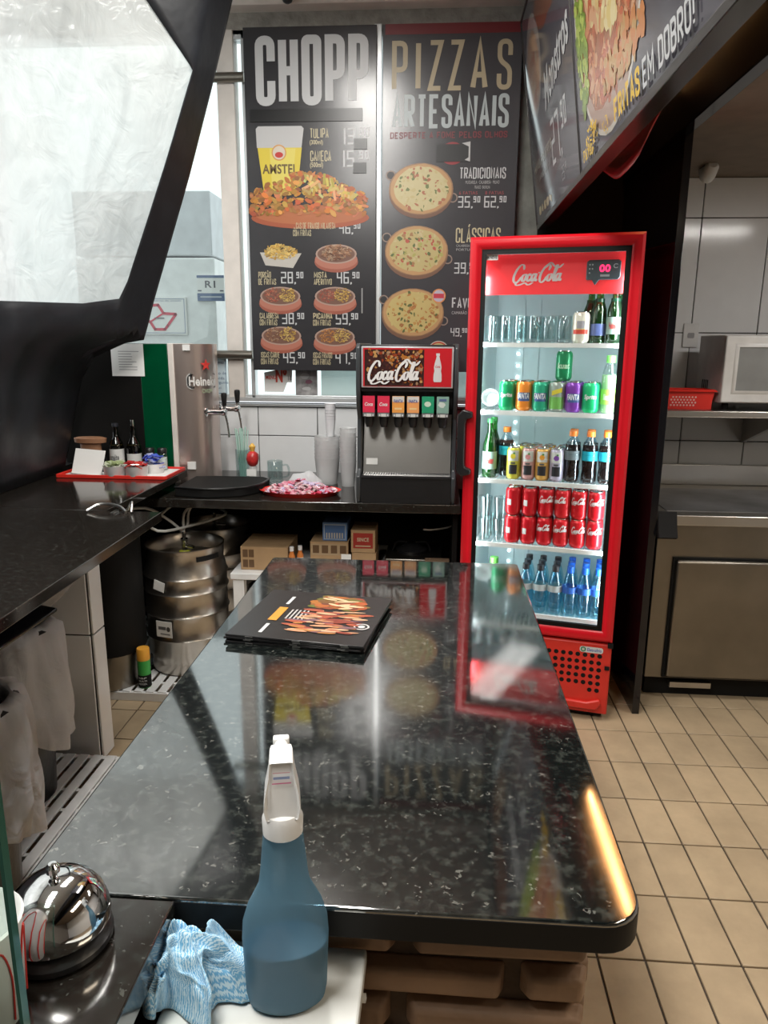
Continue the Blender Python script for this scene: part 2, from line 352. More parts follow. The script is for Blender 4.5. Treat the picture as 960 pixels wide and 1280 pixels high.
def digits(mb, s, x, z, h, y, col):
    """seven-segment price digits as printed on the boards: 46,90 with small cents"""
    w = h*.42; t = h*.11; cents = False
    for ch in s:
        if ch == ',': mb.flat([(x, z-t), (x+t*1.3, z-t*.2), (x+t*1.3, z+t), (x, z+t)], y, col); x += t*1.8; cents = True; continue
        hh = h*.55 if cents else h; ww = hh*.48; tt = t*(.8 if cents else 1); zz = z+h-hh if cents else z
        R_ = {'a':(0,ww,hh-tt,hh),'g':(0,ww,hh/2-tt/2,hh/2+tt/2),'d':(0,ww,0,tt),'f':(0,tt,hh/2,hh),'e':(0,tt,0,hh/2),'b':(ww-tt,ww,hh/2,hh),'c':(ww-tt,ww,0,hh/2)}
        for qi, q in enumerate(SEG[ch]):
            a, b, c, d = R_[q]; mb.rect(x+a, x+b, zz+c, zz+d, y-.0001*qi, col)
        x += ww+tt*1.2
def ribbon(mb, pts, w0, w1, y, col, tf, wrap=0):
    P = spline([(a, 0, b) for a, b in pts], 7); n = len(P); L = []; Rr = []
    for i, p in enumerate(P):
        t = (P[min(i+1, n-1)]-P[max(i-1, 0)]).normalized(); w = (w0+w1*abs(t.z)**1.5)/2*min(1, .45+min(i, n-1-i)/5)
        nx, nz = -t.z*w, t.x*w
        L.append((p.x+nx, p.z+nz)); Rr.append((p.x-nx, p.z-nz))
    base = .00006*len(mb.f)**.6
    def g(q, i):
        x, z = tf(q); e = base+.000012*i; w_ = wrap+e; return (w_*math.sin(x/wrap), -w_*math.cos(x/wrap), z) if wrap else (x, y-e, z)
    v = [g(q, i) for i, q in enumerate(L)]+[g(q, i) for i, q in enumerate(Rr)]
    mb.add(v, [(i, i+n, i+n+1, i+1) for i in range(n-1)], col)
def cola_script(mb, x0, x1, z0, z1, y, col, wrap=0):
    sc = [[(1.75,1.35),(1.62,1.85),(1.2,1.95),(.6,1.4),(.22,.6),(.25,-.02),(.65,-.25),(1.15,.1),(1.45,.5)],
          [(.5,-.1),(.75,-.5),(1.3,-.5),(2.1,-.28),(2.7,-.5),(3.5,-.22)],
          [(1.95,.8),(1.62,.55),(1.6,.1),(1.85,-.05),(2.15,.3),(2.2,.72),(1.95,.8)],
          [(2.95,.62),(2.8,.82),(2.5,.6),(2.42,.15),(2.65,-.05),(3.0,.25)],
          [(3.75,.7),(3.45,.82),(3.15,.5),(3.15,.05),(3.35,-.02),(3.65,.35),(3.85,.85),(3.7,.2),(3.85,0),(4.05,.2)],
          [(4.12,.95),(4.4,1.0)],
          [(5.75,1.25),(5.95,1.7),(5.6,1.95),(5.0,1.5),(4.55,.75),(4.5,.05),(4.85,-.22),(5.3,.1),(5.55,.5)],
          [(5.2,1.55),(5.9,2.15),(6.6,1.75),(7.3,1.55),(8.0,2.0)],
          [(6.05,.8),(5.72,.55),(5.7,.1),(5.95,-.05),(6.25,.3),(6.3,.72),(6.05,.8)],
          [(6.45,.2),(6.9,1.1),(7.12,1.75),(6.95,1.75),(6.72,.9),(6.7,.1),(6.85,-.02),(7.05,.25)],
          [(7.65,.7),(7.35,.82),(7.05,.5),(7.05,.05),(7.25,-.02),(7.55,.35),(7.75,.85),(7.6,.2),(7.75,0),(8.0,.2)]]
    def tf(q):
        x, z = q; x = x+.12*z
        return x0+(x/8.3)*(x1-x0), z0+(z+.6)/2.75*(z1-z0)
    for s in sc: ribbon(mb, s, .14, .27, y, col, tf, wrap)

# ================================================================== SETTING
def struct(name, mb, m, **k):
    o = obj(name, mb, m, **k); o['kind'] = 'structure'; return o
floor = struct('floor', MB().box(-5, 3.2, -3, 6.5, -.06, -.006), m_fgrout, smooth=False)
TX, TY = .1222, .2340; X0, Y0 = .452, 1.622
tile_me = None; rest = MB()
i0, i1, j0, j1 = int((-1.9-X0)/TX)-1, int((3.0-X0)/TX)+1, int((-1.2-Y0)/TY)-1, int((3.8-Y0)/TY)+1
for i in range(i0, i1):
    for j in range(j0, j1):
        x, y = X0+i*TX, Y0+j*TY
        vis = (.1 < x+TX and x < .42+.42*y and 1.15 < y+TY and y < 3.35) or (-1.45 < x+TX and x < -.55 and 1.9 < y+TY and y < 2.95)
        g = .0028
        if vis:
            if tile_me is None:
                o = obj('floor_tile', MB().box(g, TX-g, g, TY-g, -.008, 0), m_floor, floor, bevel=.0015, seg=1); tile_me = o
            else:
                o = tile_me.copy(); COL.objects.link(o)
            o.location = (x, y, random.uniform(-.0006, 0))
        else: rest.box(x+g, x+TX-g, y+g, y+TY-g, -.008, -.0004)
tag(obj('floor_tiles', rest, m_floor, floor, smooth=False), kind='stuff')

wb = MB(); wb.box(-2.2, 3.0, 3.82, 3.95, 0, 1.235); wb.box(.36, 3.0, 3.82, 3.95, 1.235, 3.12); wb.box(-2.2, .36, 3.82, 3.95, 2.99, 3.12)
wall = struct('wall_back', wb, m_grout, smooth=False)
struct('trim_1', MB().box(-2.2, .5, 3.72, 3.82, 3.06, 3.12), m_cream, bevel=.004)
obj('render_strip', MB().box(-2.0, .5, 3.80, 3.825, 2.97, 3.06), m_concrete, wall)
obj('black_panel', MB().box(.47, .875, 3.80, 3.825, .0, 3.10), m_dark, wall)
obj('render_strip', MB().box(.36, .47, 3.80, 3.825, 1.25, 3.06), mat('grey_green_render', (.17, .18, .16), .8, var=.3, bump=.3), wall)
def wtiles(xs, zs, parent, y=3.82, nm='wall_tile'):
    for a, b in zip(xs, xs[1:]):
        for c, d in zip(zs, zs[1:]):
            o = obj(nm, MB().box(a+.0022, b-.0022, y-.008, y+.004, c+.0022, d-.0022), m_tile, parent, bevel=.002, seg=1)
wtiles([-1.89, -1.573, -1.256, -.939, -.622, -.305, .012, .329], [.80, 1.07, 1.222], wall)
wtiles([.933, 1.25, 1.567, 1.884, 2.2, 2.52], [.54, 1.08, 1.615, 2.15, 2.33], wall)
struct('trim_2', MB().box(-2.2, .36, 3.78, 3.825, 1.252, 1.272).box(-2.2, .36, 3.80, 3.825, 1.226, 1.238), m_alu)
# window wall
w1 = struct('window_1', MB().box(-1.085, -1.0, 3.79, 3.87, 1.27, 2.99), m_cream, bevel=.004)
obj('window_frame', MB().box(-.965, -.945, 3.80, 3.86, 1.27, 2.99).box(-.325, -.29, 3.765, 3.86, 1.27, 2.99).box(-2.2, .36, 3.80, 3.86, 2.95, 2.99).box(-2.2,.36,3.80,3.86,1.27,1.285), m_alu, w1, bevel=.003)
obj('pane', MB().box(-2.2, -1.085, 3.83, 3.836, 1.285, 2.95), g_window, w1)
obj('pane', MB().box(-1.0, -.325, 3.83, 3.836, 1.285, 2.95), g_window, w1)
obj('pane', MB().box(-.29, .36, 3.83, 3.836, 1.285, 2.95), g_window, w1)
for x, z in ((-1.04, 1.49), (-1.04, 2.78)):
    obj('glass_clamp', MB().cyl((x-.095, 3.775, z), (x+.095, 3.775, z), .022, 14), m_steeld, w1, bevel=.004)
struct('ceiling', MB().box(-2.2, .5, -2.5, 3.95, 3.12, 3.2), m_ceil)
struct('wall_front', MB().box(-2.2, 3.1, -2.6, -2.5, 0, 3.2), mat('rear_wall_paint', (.20,.18,.16), .8))
struct('wall_left', MB().box(-2.2, -2.1, -2.5, -.9, 0, 3.2), mat('side_wall_paint', (.35,.33,.3), .8))
struct('wall_right', MB().box(3.0, 3.1, -2.5, 3.95, 0, 3.2), m_tile)
struct('ceiling_kitchen', MB().box(.91, 3.0, -2.5, 3.95, 2.33, 2.42), m_kceil)
struct('wall_middle', MB().box(.875, .905, 2.94, 3.82, 0, 2.33), m_blackgloss, bevel=.002)
sof = struct('trim_3', MB().box(.50, .91, -2.5, 3.82, 2.60, 3.12).box(.86, .91, -2.5, 3.82, 2.31, 2.60), m_blackgloss, bevel=.004)
struct('wall_outer', MB().box(-4.6, -4.5, -3, 6, 0, .9).box(-4.6, -4.5, -3, 6, 2.15, 2.5).box(-4.6, -4.5, 1.2, 1.35, .9, 2.5).box(-4.6,-4.5,3.3,3.45,.9,2.5), m_whitem)

# ================================================================== ISLAND COUNTER
def rr_poly(x0, x1, y0, y1, rs, n=6):
    """rounded rectangle; rs radii for corners (x1,y0),(x1,y1),(x0,y1),(x0,y0)"""
    p = []
    for (cx, cy, sx, sy, a0), r in zip(((x1,y0,-1,1,-90),(x1,y1,-1,-1,0),(x0,y1,1,-1,90),(x0,y0,1,1,180)), rs):
        if r <= 0: p.append((cx, cy)); continue
        for k in range(n+1):
            a = R(a0+90*k/n); p.append((cx+sx*r+r*math.cos(a), cy+sy*r+r*math.sin(a)))
    return p
isl = thing('island_counter', 'dark polished granite island counter with brown brick front in the middle of the bar', 'counter', (-.11, 1.33, 0))
IM = Matrix.Translation((.11, -1.33, 0))
obj('countertop', MB().prism(rr_poly(-.457, .238, .672, 1.985, (.045, .01, .01, .0)), .912, .95, axis='z', M=IM), m_granite, isl, bevel=.003)
obj('edge_band', MB().prism(rr_poly(-.4575, .2385, .6715, 1.9855, (.0455, .0105, .0105, .0)), .9115, .946, axis='z', M=IM), m_edge, isl, bevel=.002)
obj('body', MB().box(-.40, .185, .735, 1.93, 0, .912, M=IM), m_mortar, isl, bevel=.003)
bh, bw = .055, .262
brk = None; r_ = 0; z = .897
def brick_mesh(L, h, d=.024):
    b = MB(); e = .010
    b.v = [(0,0,0),(L,0,0),(L,0,h),(0,0,h),(e,-d,e*.8),(L-e,-d,e*.8),(L-e,-d*1.05,h-e*.7),(e,-d,h-e*.7)]
    b.f = [(4,5,6,7),(0,1,5,4),(1,2,6,5),(2,3,7,6),(3,0,4,7),(0,3,2,1)]; b.c = [None]*6; return b
while z > .03:
    off = (-.13, .0)[r_ % 2]+random.uniform(-.01, .01); x = -.41+off
    while x < .19:
        a, b_ = max(x, -.41), min(x+bw-.016, .195)
        if b_-a > .02:
            o = obj('brick', brick_mesh(b_-a, .046), m_brick, isl, bevel=.006, seg=3, ang=60); o.location = (a+.11, .737-1.33, z-.05)
            o.rotation_euler = (0, random.uniform(-.012, .012), 0)
        x += bw
    y = .74+(.12, 0)[r_ % 2]-.12
    while y < 1.92:
        a, b_ = max(y, .735), min(y+bw-.016, 1.93)
        if b_-a > .03:
            o = obj('brick', brick_mesh(b_-a, .046, .016), m_brick, isl, bevel=.005, seg=2, ang=60); o.location = (.183+.11, a-1.33, z-.05); o.rotation_euler = (0, 0, R(90))
        y += bw
    z -= bh; r_ += 1
# near slab with the bell
ns = thing('side_counter', 'brownish dark granite counter slab under the chrome bell', 'counter', (-.7, .4, 0))
obj('countertop', MB().box(-.235, .425, -.3, .268, .912, .95), m_granite2, ns, bevel=.002)
obj('body', MB().box(-.235, .40, -.3, .24, 0, .912), m_blackmatt, ns)
# white cabinet
wc = thing('white_cabinet', 'low white cabinet with worn top under the blue spray bottle', 'cabinet', (-.18, .5, 0))
m_wtop = mat('worn_white_laminate', (.72, .73, .70), .35, var=.12, scale=5)
obj('body', MB().box(-.085, .108, -.19, .19, 0, .85), m_white, wc, bevel=.004)
obj('top', MB().box(-.092, .115, -.20, .203, .85, .87), m_wtop, wc, bevel=.003)
obj('knob', MB().lathe([(.003,0),(.003,.004),(.005,.005),(.005,.009),(0,.010)], 12, M=Matrix.Translation((.108,.17,.835)) @ Matrix.Rotation(R(90), 4, 'Y')), m_white, wc)

# spray bottle
sb = thing('spray_bottle', 'blue translucent spray bottle with white trigger head on the white cabinet', 'bottle', (-.143, .630, .8705), R(12)); sb.scale = (.93, .93, .935)
prof = [(.0,.002),(.036,.0),(.043,.006),(.0455,.02),(.0470,.06),(.0480,.088),(.0465,.110),(.0405,.130),(.0325,.146),(.0280,.156),(.0258,.170),(.0235,.195),(.0215,.215),(.0205,.222)]
obj('body', MB().lathe(prof, 36, sy=.62), g_spray, sb, ang=60)
pl = [(r*.965, z) for r, z in prof[:5]]+[(.0462, .078), (0, .078)]
obj('liquid', MB().lathe(pl, 36, sy=.62, c=(0,0,.001)), mat('blue_liquid', (.035, .13, .21), .1, ior=1.33), sb, ang=60)
obj('collar', MB().lathe([(.0195,.216),(.0215,.218),(.0220,.236),(.0195,.242),(.012,.244)], 28, sy=.9), m_white, sb)
hp = [(-.017,.240),(.017,.240),(.0195,.252),(.0180,.268),(.0140,.284),(.0122,.302),(-.0122,.302),(-.0140,.284),(-.0180,.268),(-.0195,.252)]
tr_ = MB(); ny = [(-.014,1),(.020,1),(.030,.75)]
v = []
for y, s in ((-.0125,.86),(-.015,1),(.016,1),(.024,.9)):
    for x, zz in hp: v.append((x*s, y+(.008 if zz > .28 else 0), .240+(zz-.240)))
n_ = len(hp); f = []
for a in range(3):
    for k in range(n_): f.append((a*n_+k, a*n_+(k+1) % n_, (a+1)*n_+(k+1) % n_, (a+1)*n_+k))
f += [tuple(range(n_-1, -1, -1)), tuple(3*n_+k for k in range(n_))]
th_ = obj('trigger_head', tr_.add(v, f), m_white, sb, bevel=.003, seg=3)
obj('nozzle', MB().cyl((0,.030,.292),(0,.052,.292),.008,16).box(-.009,.009,.045,.055,.283,.301), m_white, th_, bevel=.002)
obj('trigger', MB().prism([(.024,.275),(.034,.278),(.044,.25),(.040,.225),(.034,.225),(.034,.25)], -.007, .007, axis='x'), m_white, th_, bevel=.002)
pr = MB(); pr.rect(-.0100,.0100,.2790,.2805,-.0078,(.85,.25,.45)); pr.rect(-.0085,.0085,.2845,.2875,-.0078,(.35,.45,.75)); pr.rect(-.0090,.0090,.2915,.2925,-.0078,(.85,.45,.5))
obj('printed_stripes', pr, m_print, th_)

# crumpled rag
m_rag = mat('blue_white_cloth', (.2, .45, .7), .8); nt = m_rag.node_tree
tc = nt.nodes.new('ShaderNodeTexCoord'); wv = nt.nodes.new('ShaderNodeTexWave'); wv.inputs['Scale'].default_value = 22; wv.inputs['Distortion'].default_value = 7; wv.inputs['Detail'].default_value = 3; wv.inputs['Detail Scale'].default_value = 2.5
nt.links.new(tc.outputs['UV'], wv.inputs['Vector']); rp = nt.nodes.new('ShaderNodeValToRGB')
rp.color_ramp.elements[0].color = (.16, .42, .66, 1); rp.color_ramp.elements[0].position = .30; rp.color_ramp.elements[1].color = (.60, .76, .85, 1); rp.color_ramp.elements[1].position = .75
nt.links.new(wv.outputs['Color'], rp.inputs['Fac']); nt.links.new(rp.outputs['Color'], nt.nodes['Principled BSDF'].inputs['Base Color'])
N = 64; v = []; f = []; uv = []
for i in range(N):
    for j in range(N):
        u, w = i/(N-1)*2-1, j/(N-1)*2-1
        r = max(abs(u), abs(w)); a = math.atan2(w, u)
        n1 = noise.noise(Vector((u*1.7, w*1.7, 3.1))); n2 = noise.noise(Vector((u*1.7, w*1.7, 9.7))); n3 = noise.fractal(Vector((u*1.9, w*1.9, 5.5)), 1.2, 2.0, 2)
        rad = r**.8
        x = math.cos(a)*rad*.052*(1+.35*math.sin(3*a+1))+n1*.022+.012*n3; y = math.sin(a)*rad*.043*(1+.25*math.sin(4*a))+n2*.018-.01*n3
        h = .010+.040*max(0, 1-rad**1.7)+.022*abs(n3)+.022*abs(noise.noise(Vector((u*2.7+n1, w*2.7-n2, 1.2))))
        if rad > .9: h *= max(.1, (1.0-rad)/.1)
        v.append((x, y, max(.0015, h))); uv.append((u*.5+.5, w*.5+.5))
for i in range(N-1):
    for j in range(N-1): f.append((i*N+j, (i+1)*N+j, (i+1)*N+j+1, i*N+j+1))
rg = obj('cleaning_rag', MB().add(v, f), m_rag, solid=.0012, ang=180)
ul = rg.data.uv_layers.new(name='UVMap')
for l in rg.data.loops: ul.data[l.index].uv = uv[l.vertex_index]
rg.location = (-.241, .626, .8715); rg.scale = (1.12, .92, 1.3)
tag(rg, 'crumpled blue and white cleaning cloth beside the spray bottle', 'cloth')

# bell
bl = thing('call_bell', 'chrome counter call bell with black base on the brown granite slab', 'bell', (-.372, .605, .95))
obj('base', MB().lathe([(.048,0),(.052,.004),(.052,.010),(.046,.016),(.030,.020)], 36), m_black, bl)
obj('dome', MB().lathe([(.0505,.024),(.0510,.028),(.0500,.038),(.0455,.052),(.0380,.063),(.0270,.071),(.0140,.0755),(.0,.0765)], 40, cap=False), m_chrome, bl, ang=60)
obj('plunger', MB().lathe([(.0035,.074),(.0035,.080),(.0065,.082),(.0068,.088),(.004,.0915),(0,.092)], 16), m_chrome, bl)
# glass guard & cup
gg = thing('glass_guard', 'clear glass guard sheet with green edge at the left front corner', 'glass guard', (-.6, .45, .95))
obj('sheet', MB().box(-.4, .285, -.003, .003, 0, .55), g_sheet, gg)
obj('edge', MB().box(.285, .288, -.004, .004, 0, .55), mat('green_glass_edge', (.04, .12, .09), .1), gg)
cp = thing('paper_cup', 'white cup with red line pattern behind the glass guard', 'cup', (-.398, .515, .95))
obj('body', MB().lathe([(.033,0),(.036,.004),(.041,.100),(.043,.102),(.041,.104),(.038,.100),(.034,.006),(0,.006)], 32), m_white, cp)
pr = MB()
for k in range(7):
    a0 = k*2*math.pi/7
    pts = [(a0+.12, .010), (a0+.12, .055), (a0+.30, .085), (a0+.50, .085), (a0+.68, .055), (a0+.68, .010)]
    P = [Vector((math.cos(a)*(.0362+z*.045+.0008), math.sin(a)*(.0362+z*.045+.0008), z)) for a, z in pts]
    pr.tube(P, .0009, 5, smooth=3)
obj('red_lines', pr, m_redp, cp)

# menus stack
def menu(i, x, y, z, rz):
    t = thing('placemat_menu', ['lowest', 'second lowest', 'second from top', 'topmost'][i]+' of the four stacked black menus on the island'+(', burger picture showing' if i == 3 else ''), 'menu', (x, y, z), rz, 'stacked printed menus')
    obj('sheet', MB().box(-.152, .140, -.142, .142, 0, .0042, M=None), mat('menu_black', (.016, .015, .016), .3), t, bevel=.001)
    st = MB()
    for sx in (-.10, .0, .10): st.box(sx-.008, sx+.008, -.1432, -.142, .001, .003)
    obj('staple', st, m_steel, t)
    return t
for i in range(4): top = menu(i, -.256+i*.002, 1.497-i*.003, .9502+i*.0052, R(-8+(2.2, -1.0, 1.2, 0)[i]))
b = MB(); fl = lambda x, y, w, h, c, rot=0, n=14, jit=.1, zz=.0046: b.add([(x+w*math.cos(q)*math.cos(rot)-h*math.sin(q)*math.sin(rot), y+w*math.cos(q)*math.sin(rot)+h*math.sin(q)*math.cos(rot), zz) for q in [2*math.pi*k/n for k in range(n)]], [tuple(range(n))], c)
zz_ = .0046
for k in range(90):
    t_ = k/90; fl(.02+t_*.02+random.uniform(-.05,.05), .085+random.uniform(-.035,.035), random.uniform(.010,.026), random.uniform(.006,.014), (random.uniform(.12,.5), random.uniform(.05,.16), .03), random.uniform(-.4,.4), zz=zz_); zz_ += .000006
for k in range(80):
    fl(random.uniform(-.04,.10), .03-.0016*k+random.uniform(-.004,.004), random.uniform(.010,.030), random.uniform(.003,.006), random.choice([(.45,.10,.05),(.62,.30,.16),(.28,.05,.03),(.7,.42,.25),(.2,.1,.12),(.5,.2,.05)]), random.uniform(-.15,.15), zz=zz_); zz_ += .000006
for k in range(9): fl(random.uniform(.0,.07), random.uniform(.05,.11), random.uniform(.012,.03), .005, (.85,.55,.32), random.uniform(-.5,.5), zz=zz_); zz_ += .000006
obj('burger_picture', b, m_print, top, smooth=False)
b = MB(); b.add([(-.095,-.05,.0052),(-.075,-.05,.0052),(-.075,.03,.0052),(-.095,.03,.0052)], [(0,1,2,3)], (.75,.33,.04))
for y0, y1, x in ((-.12,-.07,-.085),(.05,.10,-.085)): b.add([(x-.004,y0,.0052),(x+.004,y0,.0052),(x+.004,y1,.0052),(x-.004,y1,.0052)], [(0,1,2,3)], (.7,.7,.7))
for k in range(5): b.add([(-.062+k*.009,-.035,.0052),(-.058+k*.009,-.035,.0052),(-.058+k*.009,.02+.004*(k%2),.0052),(-.062+k*.009,.02,.0052)], [(0,1,2,3)], (.55,.52,.5))
for q, c in ((1,(.75,.72,.7)),(.78,(.02,.02,.02)),(.45,(.75,.72,.7))):
    b.add([(.112+.017*q*math.cos(a*.5),-.045+.017*q*math.sin(a*.5),.0053+.0001*(1-q)) for a in range(13)], [tuple(range(13))], c)
obj('menu_lettering', b, m_print, top, smooth=False)

# ================================================================== WALL POSTERS
WHT = (.62, .63, .64); CRM = (.62, .54, .34); TAN = (.48, .40, .26)
def fries(mb, cx, cz, w, h, y, n, cols, L=.5):
    for k in range(n):
        a = random.uniform(0, 6.28); r = random.random()**.5; x = cx+w*r*math.cos(a)*.8; z = cz+h*r*math.sin(a)*.8
        l = w*L*random.uniform(.3, .7); t = w*.07*random.uniform(.7, 1.4); q = random.gauss(0, 1.0); c, s = math.cos(q), math.sin(q)
        p = [(x+l*c*i-t*s*j, z+(l*s*i+t*c*j)*.8) for i, j in ((-.5,-.5),(.5,-.5),(.5,.5),(-.5,.5))]
        g = random.uniform(.6, 1.15); cc = random.choice(cols); mb.flat(p, y-.00004*k, (cc[0]*g, cc[1]*g, cc[2]*g))
YEL = [(.75,.50,.12),(.80,.58,.2),(.62,.36,.07)]; BRN = [(.30,.13,.06),(.42,.22,.12),(.20,.08,.04),(.5,.34,.22)]; RED = [(.45,.10,.06),(.55,.2,.12),(.32,.06,.04)]; CHK = [(.55,.20,.04),(.66,.31,.08),(.40,.14,.03)]
def dish(mb, cx, cz, w, kinds, y=-.004, boat=True):
    if boat:
        mb.disc(cx, cz-.17*w, w*.5, w*.23, y, (.38,.11,.07), 24); mb.disc(cx, cz-.12*w, w*.49, w*.21, y-.0002, (.50,.19,.13), 24)
        mb.disc(cx, cz-.0*w, w*.47, w*.21, y-.0004, (.46,.32,.26), 24); mb.disc(cx, cz-.0*w, w*.43, w*.18, y-.0005, (.20,.10,.07), 24)
    else: mb.flat([(cx-w*.48,cz+.02*w),(cx-w*.36,cz-.26*w),(cx+w*.28,cz-.32*w),(cx+w*.48,cz+.0*w)], y, (.58,.55,.50))
    n = len(kinds)
    for i, k in enumerate(kinds):
        ox = 0 if n == 1 else (-.17, .17)[i]*w
        fries(mb, cx+ox, cz+.03*w, w*(.44 if n == 1 else .24), w*.20, y-.0006-.005*i, 170//n, k, .40)
def pizza(mb, cx, cz, rx, rz, tops, y=-.004, cheese=(.62,.52,.26)):
    for sx, sz in ((-1.0,.55),(1.05,-.35)):
        mb.disc(cx+sx*rx*.98, cz+sz*rz, rx*.16, rz*.2, y, (.30,.22,.18), 14); mb.disc(cx+sx*rx*.98, cz+sz*rz, rx*.12, rz*.15, y-.0001, (.03,.03,.035), 14)
    mb.disc(cx, cz-rz*.13, rx*1.04, rz*1.06, y-.0002, (.20,.10,.06), 30); mb.disc(cx, cz, rx*1.04, rz*1.03, y-.0003, (.34,.19,.10), 30)
    mb.disc(cx, cz, rx, rz, y-.0004, (.55,.32,.14), 30, jit=.015); mb.disc(cx, cz+rz*.02, rx*.88, rz*.88, y-.0006, cheese, 30, jit=.03)
    for k in range(130):
        a = random.uniform(0, 6.28); r = random.random()**.5*.86
        mb.disc(cx+rx*r*math.cos(a), cz+rz*r*math.sin(a), rx*random.uniform(.02,.08), rz*random.uniform(.02,.08), y-.0008-.00002*k, random.choice(tops), 7, jit=.3, rot=random.uniform(0, 3))
def pframe(t, w, h, name='panel', m=None):
    obj(name, MB().box(0, w, 0, .018, 0, h), m or mat('poster_black', (.030, .029, .033), .25, ior=1.6, var=.05), t, bevel=.002)
DK = (.016, .015, .018)
# poster 1: origin bottom-left (-.938, 3.755, 1.415), size .63 x 1.56 ; px(303..471) -> x, py(33..463) -> z
p1 = thing('menu_poster', 'tall black wall poster headed CHOPP with a beer and snack prices', 'poster', (-.938, 3.742, 1.415))
pframe(p1, .626, 1.562)
X1 = lambda px, py: (px-(303+(py-33)*.034))/(471-303)*.626*(1-.00*(py)); 
Z1 = lambda py: 1.562*(463-py)/430
def T1(mb, s, a, b, c, d, col, bold=.3): mb = MB(); letters(mb, s, X1(a, c), X1(b, c), Z1(d), Z1(c), -.002, col, .02, bold); obj('lettering', squash(mb), m_print, p1, smooth=False)
L = MB()
T1(L, 'CHOPP', 318, 461, 43, 125, WHT, .41)
T1(L, 'TULIPA', 390, 414, 152, 164, CRM); T1(L, '(300ml)', 390, 407, 166, 173, CRM); T1(L, 'CANECA', 391, 418, 179, 192, CRM); T1(L, '(500ml)', 391, 408, 193, 201, CRM)
def D1(s, px, py0, py1): mb = MB(); digits(mb, s, X1(px, py1), Z1(py1), Z1(py0)-Z1(py1), -.002, WHT); obj('price', squash(mb), m_print, p1, smooth=False)
D1('13,90', 427, 152, 172); D1('15,90', 427, 179, 199)
T1(L, 'ISCAS DE FRANGO MILANESA', 370, 426, 268, 276, CRM); T1(L, 'COM FRITAS', 370, 394, 277, 285, CRM); D1('46,90', 431, 268, 282)
for s1, s2, pr_, a, ya in (('PORÇÃO','DE FRITAS','28,90',324,331),('MISTA','APERITIVO','46,90',399,331),('CALABRESA','COM FRITAS','38,90',326,385),('PICANHA','COM FRITAS','59,90',399,385),('ISCAS CARNE','COM FRITAS','45,90',328,438),('ISCAS FRANGO','COM FRITAS','47,90',400,438)):
    T1(L, s1, a, a+(17 if len(s1) < 7 else 26), ya, ya+8, CRM); T1(L, s2, a, a+24, ya+9, ya+17, CRM); D1(pr_, a+31, ya, ya+15)
L.rect(X1(464,380), X1(465.5,380), Z1(385), Z1(352), -.002, (.4,.4,.4))
obj('divider_line', squash(L), m_print, p1, smooth=False)
G = MB()
# beer glass
G.flat([(X1(320,150),Z1(152)),(X1(323,150),Z1(149)),(X1(379,150),Z1(149)),(X1(382,150),Z1(152)),(X1(380,185),Z1(175)),(X1(322,185),Z1(175))], -.002, (.60,.60,.60))
G.flat([(X1(322.5,175),Z1(175)),(X1(380,175),Z1(175)),(X1(375,225),Z1(230)),(X1(331,225),Z1(230))], -.0021, (.78,.62,.06))
G.flat([(X1(338,175),Z1(176)),(X1(372,175),Z1(176)),(X1(368,225),Z1(226)),(X1(342,225),Z1(226))], -.0022, (.82,.70,.14))
cx, cz = X1(350.5,181), Z1(181); G.disc(cx, cz, .036, .036, -.0024, (.70,.35,.10), 22); G.disc(cx, cz, .030, .030, -.0026, (.75,.66,.55), 22); G.disc(cx, cz-.010, .020, .013, -.0028, (.60,.04,.03), 14)
text(G, 'AMSTEL', X1(329,200), X1(375,200), Z1(207), Z1(195), -.003, (.16,.10,.03), .03)
# big plate of chicken and fries
G.disc(X1(392,255), Z1(262), .29, .050, -.0032, (.42,.10,.04), 30); G.disc(X1(392,250), Z1(258), .27, .045, -.0034, (.50,.16,.06), 30)
for k in range(420):
    px = random.uniform(314, 464); top_ = 205+abs(px-385)**1.6*.028; py = random.uniform(max(203, top_), 257)
    G.disc(X1(px,py), Z1(py), random.uniform(.007,.022), random.uniform(.005,.014), -.0036-.00002*k, tuple(c*random.uniform(.6,1.3) for c in random.choice(CHK)), 8, rot=random.uniform(-1,1), jit=.15)
for k in range(46):
    px = random.uniform(385, 450); py = random.uniform(206+max(0,px-405)*.7, 235); l = .05*random.uniform(.5,1); q = random.uniform(.3,2.3)+(0 if k % 2 else .8); c_, s_ = math.cos(q), math.sin(q)
    x, z = X1(px,py), Z1(py); G.flat([(x+l*c_*i-.012*s_*j, z+l*s_*i+.012*c_*j) for i, j in ((-.5,-.5),(.5,-.5),(.5,.5),(-.5,.5))], -.0128-.00002*k, tuple(c*random.uniform(.7,1.15) for c in random.choice(YEL)))
obj('beer_and_plate_picture', squash(G), m_print, p1, smooth=False)
for px, py, kinds, boat in ((354,307,[YEL],False),(428,308,[BRN],True),(354,363,[RED,YEL],True),(428,363,[RED,YEL],True),(356,416,[BRN,YEL],True),(429,417,[CHK,YEL],True)):
    G = MB(); dish(G, X1(px,py), Z1(py), X1(px+29,py)-X1(px-29,py), kinds, boat=boat); obj('dish_picture', squash(G), m_print, p1, smooth=False)
tp = mat('black_tape', (.008,.008,.009), .3)
obj('black_tape', MB().box(X1(313,136), X1(457,136), -.0045, -.001, Z1(144), Z1(129)), tp, p1)
obj('black_tape', MB().box(X1(447,172), X1(464,172), -.0045, -.001, Z1(178), Z1(165)), tp, p1)
obj('black_tape', MB().box(X1(447,200), X1(464,200), -.0045, -.001, Z1(207), Z1(194)), tp, p1)
